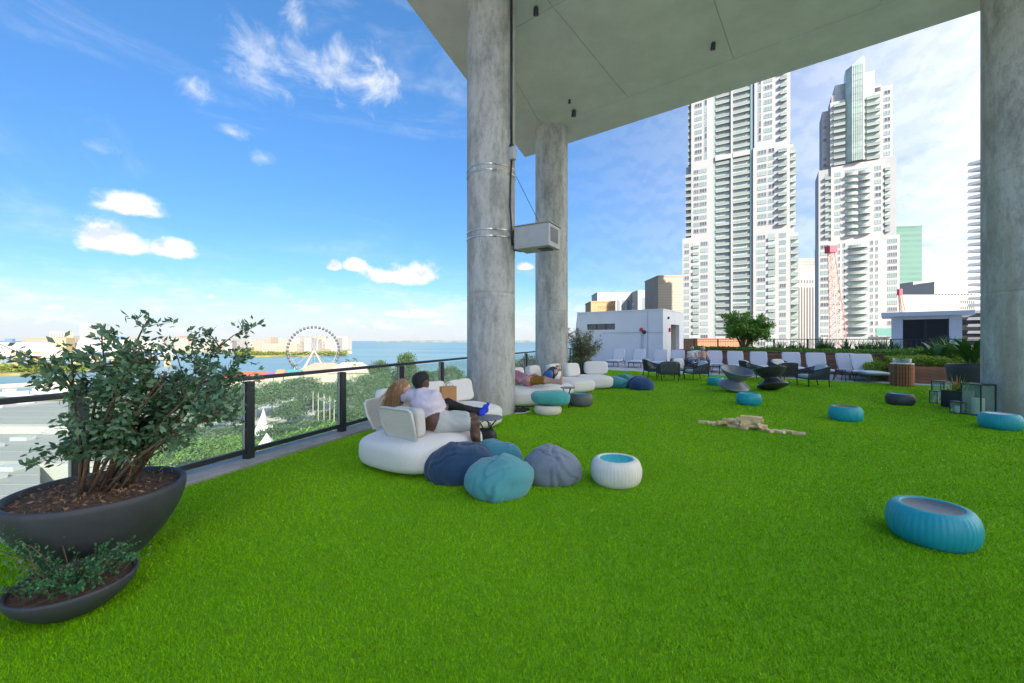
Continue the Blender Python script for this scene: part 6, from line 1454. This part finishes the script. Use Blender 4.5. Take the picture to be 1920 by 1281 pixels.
# olive-like bush in a pot behind the far sofa
def olive():
    p = GP(1095, 15.1); t, rs = pot(p, .22, .32, .5, 'dark pot behind the far sofa holding the silvery bush', potm, 'plant_pot', .03, .04); mb = MB(); mb.lathe([(.001, .45), (rs, .44)], 32); mb.build('soil', soil, t)
    s = thing('silvery_bush', 'silvery green bush behind the far white sofa', 'bush', p + Vector((0, 0, .44))); rr = random.Random(4); mb = MB(); P = []
    mb.tube([(0, 0, 0), (.02, 0, .35), (0, .02, .6)], [.04, .035, .025], 7)
    for k in range(46):
        a = rr.uniform(0, 6.28); e = Vector((.02 + math.cos(a) * rr.uniform(.15, .72), math.sin(a) * rr.uniform(.1, .6), rr.uniform(.3, 1.5))); b = Vector((0, .01, rr.uniform(.35, .6))); mb.tube([b, b.lerp(e, .5) + Vector((0, 0, .08)), e], [.012, .007, .002], 4)
        for q in range(120): P.append(tuple(b.lerp(e, rr.uniform(.35, 1.05)) + Vector((rr.gauss(0, .05), rr.gauss(0, .05), rr.gauss(0, .05)))))
    mb.build('stems', bark, s, smooth=True); V, Fc = leaves_at(np.array(P), .10, np.random.RandomState(6), .26, .3); npmesh('foliage', V, Fc, lf_olive, s)
olive()
hedge('low dark green hedge behind the far sofa beside the second column', Vector((1.9, 15.0, 0)), Vector((2.6, 16.0, 0)), .7, 0, .95, 2600, .08, lf_dark, 9)
hedge('dark hedge against the balustrade between the two left columns', Vector((-.05, 15.6, 0)), Vector((.6, 17.6, 0)), .5, 0, .65, 2200, .08, lf_dark, 10)
def egg_chair():
    p = GP(1079, 17.0); t = thing('wire_egg_chair', 'tall wire frame egg chair right of the second column', 'chair', p, .4); mm = mat('wire_grey', (.34, .36, .36), .5); mb = MB(); n = 22
    for k in range(n):
        a = math.pi * (.12 + 1.76 * k / (n - 1)) + HP; mb.tube([(.46 * math.sin(math.pi * s / 10 * .95 + .1) ** .8 * math.cos(a), .42 * math.sin(math.pi * s / 10 * .95 + .1) ** .8 * math.sin(a), .35 + 1.55 * (1 - math.cos(math.pi * s / 10)) / 2) for s in range(11)], .008, 4)
    o = mb.build('wire_shell', mm, t); o['kind'] = 'stuff'
    mb = MB(); mb.tube([(.42 * math.cos(2 * math.pi * k / 24), .40 * math.sin(2 * math.pi * k / 24), .02) for k in range(25)], .02, 6); mb.build('base_ring', M_dark, t)
    for k in range(4): a = k * HP + .6; mb = MB(); mb.tube([(.40 * math.cos(a), .38 * math.sin(a), .02), (.2 * math.cos(a), .2 * math.sin(a), .42)], .016, 6); mb.build('leg', M_dark, t)
    cushion(t, (0, .05, .52), (.6, .5, .14), 0, 0, 3, F_seat, 'seat_cushion')
egg_chair()

# ------------------------------------------------------------------ people: one continuous surface each (distance field -> mesh)
def surface_nets(fn, lo, hi, res):
    lo, hi = np.array(lo, float), np.array(hi, float); n = np.ceil((hi - lo) / res).astype(int) + 1
    ax_ = [lo[i] + res * np.arange(n[i]) for i in range(3)]; X = np.stack(np.meshgrid(*ax_, indexing='ij'), -1).reshape(-1, 3)
    Vv = np.concatenate([fn(c) for c in np.array_split(X, max(1, len(X) // 60000))]).reshape(n); ins = Vv < 0
    m = n - 1; cnt = np.zeros(m, int); acc = np.zeros((*m, 3)); num = np.zeros(m)
    sl = lambda o: tuple(slice(o[i], o[i] + m[i]) for i in range(3)); cor = [(i, j, k) for i in (0, 1) for j in (0, 1) for k in (0, 1)]
    for a in cor:
        for d in range(3):
            if a[d]: continue
            b = list(a); b[d] = 1; va, vb = Vv[sl(a)], Vv[sl(b)]; cr = (va < 0) != (vb < 0); tt = np.where(cr, va / np.where(cr, va - vb, 1), 0)
            pos = np.zeros((*m, 3)) + np.array(a, float); pos[..., d] = tt; acc += np.where(cr[..., None], pos, 0); num += cr
    act = num > 0; idx = -np.ones(m, int); idx[act] = np.arange(act.sum()); ii = np.argwhere(act); P = lo + (ii + acc[act] / num[act][:, None]) * res
    Fq = []
    for d in range(3):
        e = [(1, 2), (2, 0), (0, 1)][d]; s0 = [slice(None)] * 3; s1 = [slice(None)] * 3; s0[d] = slice(0, -1); s1[d] = slice(1, None); a, b = ins[tuple(s0)], ins[tuple(s1)]
        for flip, q in ((False, a & ~b), (True, ~a & b)):
            w = np.argwhere(q); w = w[(w[:, e[0]] > 0) & (w[:, e[1]] > 0) & (w[:, e[0]] < m[e[0]]) & (w[:, e[1]] < m[e[1]])]
            if not len(w): continue
            o1 = np.zeros(3, int); o1[e[0]] = 1; o2 = np.zeros(3, int); o2[e[1]] = 1
            q4 = [idx[tuple((w - x).T)] for x in (o1 + o2, o2, 0 * o1, o1)]; q4 = np.stack(q4 if not flip else q4[::-1], 1); Fq.append(q4[(q4 >= 0).all(1)])
    return P, np.vstack(Fq)
def capsule_d(X, a, b, ra, rb):
    a, b = np.array(a, float), np.array(b, float); ab = b - a; L = (ab * ab).sum() + 1e-9; tt = np.clip(((X - a) @ ab) / L, 0, 1); return np.linalg.norm(X - (a + tt[:, None] * ab), axis=1) - (ra + (rb - ra) * tt)
def figure(name, label, prims, mats, res=.012, k=.014, loc=(0, 0, 0), nm='body', parent=None, cat='person', crease=0.006):
    """prims: (a, b, ra, rb, material index)"""
    A = np.array([p[0] for p in prims] + [p[1] for p in prims]); pad = max(max(p[2], p[3]) for p in prims) + .04
    def fn(X):
        d = np.stack([capsule_d(X, *p[:4]) for p in prims]); mn = d.min(0); v = mn - k * np.log(np.exp(-np.clip((d - mn) / k, 0, 40)).sum(0))
        if crease: v = v + crease * np.sin(X[:, 2] * 55 + 3 * np.sin(X[:, 0] * 17) + 2 * np.sin(X[:, 1] * 23)) * .5
        return v
    P, Fc = surface_nets(fn, A.min(0) - pad, A.max(0) + pad, res); cen = P[Fc].mean(1)
    mi = np.array([p[4] for p in prims])[np.argmin(np.stack([capsule_d(cen, *p[:4]) for p in prims]), 0)]
    if parent is None: root = thing(name, label, cat, loc)
    else: root = parent
    o = npmesh(nm, P, Fc, mats, root, smooth=True); o.data.polygons.foreach_set('material_index', mi.astype(np.int32)); o.data.update(); return root
def V3(*a): return np.array(a, float)
def hand(prims, w, d, up, mi, curl=.5):
    """palm + five fingers from wrist w along d; up = back of the hand"""
    d = d / np.linalg.norm(d); s = np.cross(d, up); s /= np.linalg.norm(s); up = np.cross(s, d); kn = w + d * .085
    prims.append((w, w + d * .05, .026, .03, mi))
    for q, (o, L) in enumerate(((-.030, .066), (-.010, .076), (.010, .072), (.029, .056))):
        a = kn + s * o; prims.append((w + d * .03 + s * o * .6, a, .015, .012, mi)); m_ = a + (d * math.cos(curl) - up * math.sin(curl)) * L * .55; e = m_ + (d * math.cos(curl * 2) - up * math.sin(curl * 2)) * L * .5; prims += [(a, m_, .0105, .009, mi), (m_, e, .009, .0075, mi)]
    a = w + d * .03 - s * .026; m_ = a + (d * .6 - s * .8) * .04; prims += [(a, m_, .014, .011, mi), (m_, m_ + (d * .9 - s * .2) * .032, .011, .009, mi)]
def headp(prims, c, f, skin, dark, up=V3(0, 0, 1), s=1.0):
    f = f / np.linalg.norm(f); r = np.cross(f, up); r /= np.linalg.norm(r)
    prims += [(c - f * .02 * s, c + f * .025 * s + up * .02 * s, .088 * s, .08 * s, skin), (c + f * .04 * s - up * .045 * s, c + f * .062 * s - up * .085 * s, .05 * s, .036 * s, skin), (c + f * .105 * s - up * .0 * s, c + f * .122 * s - up * .035 * s, .010 * s, .017 * s, skin)]
    for sg in (-1, 1):
        prims += [(c + r * sg * .088 * s - up * .01 * s, c + r * sg * .092 * s - up * .045 * s, .018 * s, .013 * s, skin), (c + f * .098 * s + r * sg * .034 * s + up * .005 * s, c + f * .099 * s + r * sg * .036 * s + up * .005 * s, .010 * s, .010 * s, dark)]
    prims.append((c + f * .098 * s + r * .02 * s - up * .07 * s, c + f * .098 * s - r * .02 * s - up * .07 * s, .007 * s, .007 * s, dark))
skin_d = mat('skin_dark', (.085, .042, .026), .5, var=.06, vs=12); skin_l = mat('skin_light', (.56, .34, .25), .5, var=.05, vs=12); tee = mat('tee_lilac', (.62, .56, .64), .9, var=.06, vs=20, bump=.2, bs=30); shorts_g = mat('shorts_grey', (.42, .45, .44), .9, var=.06, vs=20, bump=.2, bs=30); black_c = mat('cloth_black', (.015, .017, .022), .9, var=.2, vs=20); sock = mat('sock_blue', (.01, .05, .62), .8); eyem = mat('eye_dark', (.02, .012, .01), .3); hair_b = mat('hair_blonde', (.22, .115, .05), .55, col2=(.40, .25, .125), vs=14, stretch=(4, 4, .6)); hair_k = mat('hair_black', (.010, .009, .009), .7, bump=.5, bs=160)
def man():
    hip = V3(-.98, 5.33, .53); ch_ = V3(-1.08, 5.33, .74); nk = V3(-1.14, 5.36, .92); hd = V3(-1.17, 5.38, 1.045); rt = V3(.9, -.42, 0); fw = V3(.42, .9, 0); p = []
    sr, sl_ = nk + rt * .185 - V3(0, 0, .055), nk - rt * .185 - V3(0, 0, .055)
    p += [(hip, ch_, .165, .17, 1), (ch_, nk - V3(0, 0, .06), .165, .11, 1), (sr, sl_, .075, .075, 1), (ch_ + rt * .07, ch_ - rt * .07, .15, .15, 1), (hip + rt * .09, hip - rt * .09, .15, .15, 2), (hip + rt * .03 - fw * .06 + V3(0, 0, .03), hip - rt * .03 - fw * .06 + V3(0, 0, .03), .135, .135, 0)]
    p += [(nk, hd - V3(0, 0, .06), .058, .055, 0)]; headp(p, hd, V3(.55, .8, -.05), 0, 3)
    kr, kl = V3(-.47, 5.28, .52), V3(-.52, 5.62, .53)
    for h_, kn, an in ((hip + rt * .08, kr, V3(-.40, 5.24, .10)), (hip - rt * .06 + fw * .1, kl, V3(-.44, 5.64, .10))):
        mid = h_ + (kn - h_) * .72; p += [(h_, mid, .125, .098, 2), (mid, kn, .075, .06, 0), (kn, kn + (an - kn) * .35 - V3(.015, 0, 0), .056, .058, 0), (kn + (an - kn) * .35 - V3(.015, 0, 0), an, .056, .036, 0), (an, an + V3(.02, .0, -.05), .038, .035, 4), (an + V3(0, 0, -.055), an + V3(.15, .04, -.07), .04, .03, 4)]
    el = sr + V3(.10, .06, -.20); wr = el + V3(-.02, .24, .02); p += [(sr, sr + (el - sr) * .6, .068, .066, 1), (sr + (el - sr) * .55, el, .052, .045, 0), (el, wr, .044, .03, 0)]; hand(p, wr, V3(-.2, .95, -.1), V3(0, 0, 1), 0, .6)
    el = sl_ + V3(-.16, .12, -.08); wr = el + V3(-.10, .22, .05); p += [(sl_, sl_ + (el - sl_) * .6, .066, .062, 1), (sl_ + (el - sl_) * .55, el, .05, .044, 0), (el, wr, .042, .03, 0)]; hand(p, wr, V3(-.2, .8, -.4), V3(0, 0, 1), 0, .7)
    t = figure('person', 'person in a pale lilac tee and grey shorts seated with back to the camera', p, [skin_d, tee, shorts_g, eyem, mat('shoe_dark', (.03, .03, .035), .7)], .0115, .013)
    h = [(hd + V3(-.01, -.015, .03), hd + V3(.012, .02, .045), .088, .084, 0), (hd + V3(-.02, -.03, -.02), hd + V3(-.02, -.03, .02), .078, .085, 0)]; figure('', '', h, [hair_k], .01, .01, nm='hair', parent=t, crease=0.003)
man()
def woman():
    hip = V3(-1.42, 5.98, .54); nk = V3(-1.52, 5.66, .80); hd = V3(-1.47, 5.60, .93); p = []
    p += [(hip, (hip + nk) / 2, .135, .125, 1), ((hip + nk) / 2, nk - V3(0, 0, .04), .125, .085, 1), (nk + V3(-.13, -.05, -.05), nk + V3(.12, .05, -.05), .058, .058, 1), (nk, hd - V3(0, 0, .06), .045, .045, 0)]; headp(p, hd, V3(.85, .5, 0), 0, 3, s=.95)
    for o, kn, an in ((V3(.02, -.06, 0), V3(-.93, 6.10, .66), V3(-.50, 6.18, .50)), (V3(.0, .08, 0), V3(-.92, 6.30, .58), V3(-.46, 6.28, .515))):
        d = an - kn; p += [(hip + o, kn, .095, .062, 2), (kn, an, .058, .036, 2), (an, an + V3(.07, .01, .0), .034, .034, 4), (an + V3(.05, 0, -.005), an + V3(.10, .02, .10), .036, .024, 4)]
    a = nk + V3(-.14, -.06, -.06); el = a + V3(.05, -.08, -.18); wr = el + V3(.16, .0, .0); p += [(a, el, .045, .038, 0), (el, wr, .036, .027, 0)]; hand(p, wr, V3(1, .1, -.2), V3(0, 0, 1), 0, .5)
    a = nk + V3(.12, .06, -.06); el = a + V3(.18, .12, -.18); wr = el + V3(.2, .05, .0); p += [(a, el, .045, .038, 1), (el, wr, .036, .027, 0)]; hand(p, wr, V3(1, .1, -.2), V3(0, 0, 1), 0, .5)
    t = figure('person', 'person with long fair hair leaning on the seated one, dark trousers and blue socks', p, [skin_l, mat('top_pale', (.62, .55, .5), .9), black_c, eyem, sock], .0125, .013)
    h = [(hd + V3(-.02, -.015, .03), hd + V3(.0, .0, .045), .094, .088, 0), (hd + V3(-.045, -.04, 0), hd + V3(-.07, -.07, -.12), .085, .075, 0), (hd + V3(-.07, -.07, -.12), hd + V3(-.13, -.10, -.25), .078, .05, 0), (hd + V3(-.03, -.08, -.04), hd + V3(-.05, -.12, -.22), .06, .035, 0), (hd + V3(-.10, -.02, -.1), hd + V3(-.17, -.03, -.26), .06, .03, 0)]
    figure('', '', h, [hair_b], .0105, .010, nm='hair', parent=t, crease=0.006)
    rr = random.Random(6); mb = MB()
    for k in range(110):
        a = rr.uniform(0, 6.28); st = Vector(hd) + Vector((-.03 + .08 * math.cos(a), -.03 + .08 * math.sin(a), rr.uniform(-.02, .09))); L = rr.uniform(.16, .34); o = Vector((-.10 + .05 * math.cos(a), -.07 + .05 * math.sin(a), 0))
        mb.tube([st, st + o * .5 + Vector((0, 0, -L * .4)), st + o + Vector((rr.gauss(0, .02), rr.gauss(0, .02), -L))], [.004, .005, .002], 4)
    b_ = mb.build('loose_strands', hair_b, t, smooth=True); b_['kind'] = 'stuff'
woman()
def lying(name_label, hd, ch_, hip, kn, an, mats, loc, hair, f=V3(.3, -.3, .9), knee2=V3(.02, .2, .02)):
    p = [(ch_, hip, .15, .14, 1), (ch_ + V3(.08, .14, 0), ch_ - V3(.08, .14, 0), .075, .075, 1), (ch_, hd + (ch_ - hd) * .4, .06, .05, 0)]; headp(p, hd, f, 0, 3, up=(hd - ch_) / np.linalg.norm(hd - ch_), s=.98)
    for o in (V3(0, 0, 0), knee2):
        mid = hip + o * .4 + (kn + o - hip) * .85; p += [(hip + o * .4, mid, .10, .08, 2), (mid, kn + o, .062, .055, 4), (kn + o, an + o, .054, .035, 4), (an + o, an + o + V3(.02, .0, .11), .035, .026, 5)]
    for sg in (-1, 1):
        a = ch_ + V3(.08, .14, 0) * sg * 1.1; el = a + (hip - ch_) * .55 + V3(.03, -.03, .03) * sg; wr = el + (hip - ch_) * .25 + V3(.1, 0, .1); p += [(a, el, .055, .042, 1), (el, wr, .038, .028, 0)]; hand(p, wr, (hip - ch_) + V3(0, 0, .02), V3(0, 0, 1), 0, .5)
    t = figure('person', name_label, p, mats, .017, .015, loc); d = hd - ch_; d /= np.linalg.norm(d); figure('', '', [(hd + d * .035 - f * .03, hd + d * .05, .088, .086, 0)], [hair], .014, .01, nm='hair', parent=t, crease=.004)
lying('person lying on the far sofa in a pink shirt and mustard shorts', V3(-.02, 11.15, .72), V3(.12, 10.86, .64), V3(.42, 10.42, .54), V3(.82, 10.12, .58), V3(1.16, 9.86, .56), [skin_l, mat('shirt_pink', (.42, .10, .20), .9, col2=(.6, .3, .38), vs=24), mat('shorts_mustard', (.26, .13, .015), .9), eyem, skin_l, skin_l], (0, 0, 0), hair_k)
lying('person lying on the far sofa in a navy jacket and blue jeans', V3(1.36, 12.3, .74), V3(1.18, 12.02, .66), V3(.98, 11.55, .55), V3(1.02, 11.12, .66), V3(1.08, 10.95, .52), [skin_l, mat('jacket_navy', (.02, .025, .06), .8), mat('jeans_blue', (.05, .16, .42), .9, var=.1, vs=10), eyem, MATS['jeans_blue'] if 'jeans_blue' in MATS else black_c, black_c], (0, 0, 0), mat('hair_brown', (.06, .03, .015), .6), V3(-.2, -.6, .7))
def sitting(label, c, mats, hair, fx=1.0, res=.022):
    hip = V3(c[0], c[1], .50); ch_ = hip + V3(.02, .06, .28); hd = hip + V3(.02, .04, .66); p = [(hip, ch_, .14, .14, 1), (ch_, ch_ + V3(0, 0, .14), .13, .09, 1), (ch_ + V3(-.16, 0, .15), ch_ + V3(.16, 0, .15), .06, .06, 1), (ch_ + V3(0, 0, .2), hd, .05, .05, 0)]; headp(p, hd, V3(.3 * fx, -.9, -.1), 0, 3)
    for sg in (-1, 1):
        kn = hip + V3(.1 * sg, -.44, .06); an = kn + V3(.02 * sg, -.06, -.40); p += [(hip + V3(.08 * sg, 0, 0), kn, .085, .06, 2), (kn, an, .055, .035, 4), (an, an + V3(0, -.13, -.04), .035, .028, 4)]
        a = ch_ + V3(.17 * sg, 0, .13); el = a + V3(.06 * sg, -.08, -.24); wr = el + V3(-.1 * sg, -.2, .04); p += [(a, el, .05, .042, 0), (el, wr, .038, .028, 0)]; hand(p, wr, V3(-.3 * sg, -1, 0), V3(0, 0, 1), 0, .5)
    t = figure('person', label, p, mats, res, .016); figure('', '', [(hd + V3(0, .03, .03), hd + V3(0, .05, -.02), .092, .09, 0), (hd + V3(0, .06, -.05), hd + V3(0, .07, -.22), .08, .05, 0)], [hair], .016, .01, nm='hair', parent=t, crease=.004)
q = GP(1297, 21.2); sitting('person in a white top sitting on a lounger in the background, the left one', (q.x, q.y), [skin_l, mat('top_white', (.72, .7, .7), .9), mat('shorts_blue', (.12, .2, .35), .9), eyem, skin_l], MATS['hair_brown'])
q = GP(1318, 20.9); sitting('person with bare shoulders and dark hair sitting in the background, the right one', (q.x, q.y), [skin_l, mat('top_tan', (.5, .3, .22), .9), MATS['jeans_blue'], eyem, skin_l], hair_k, -1)
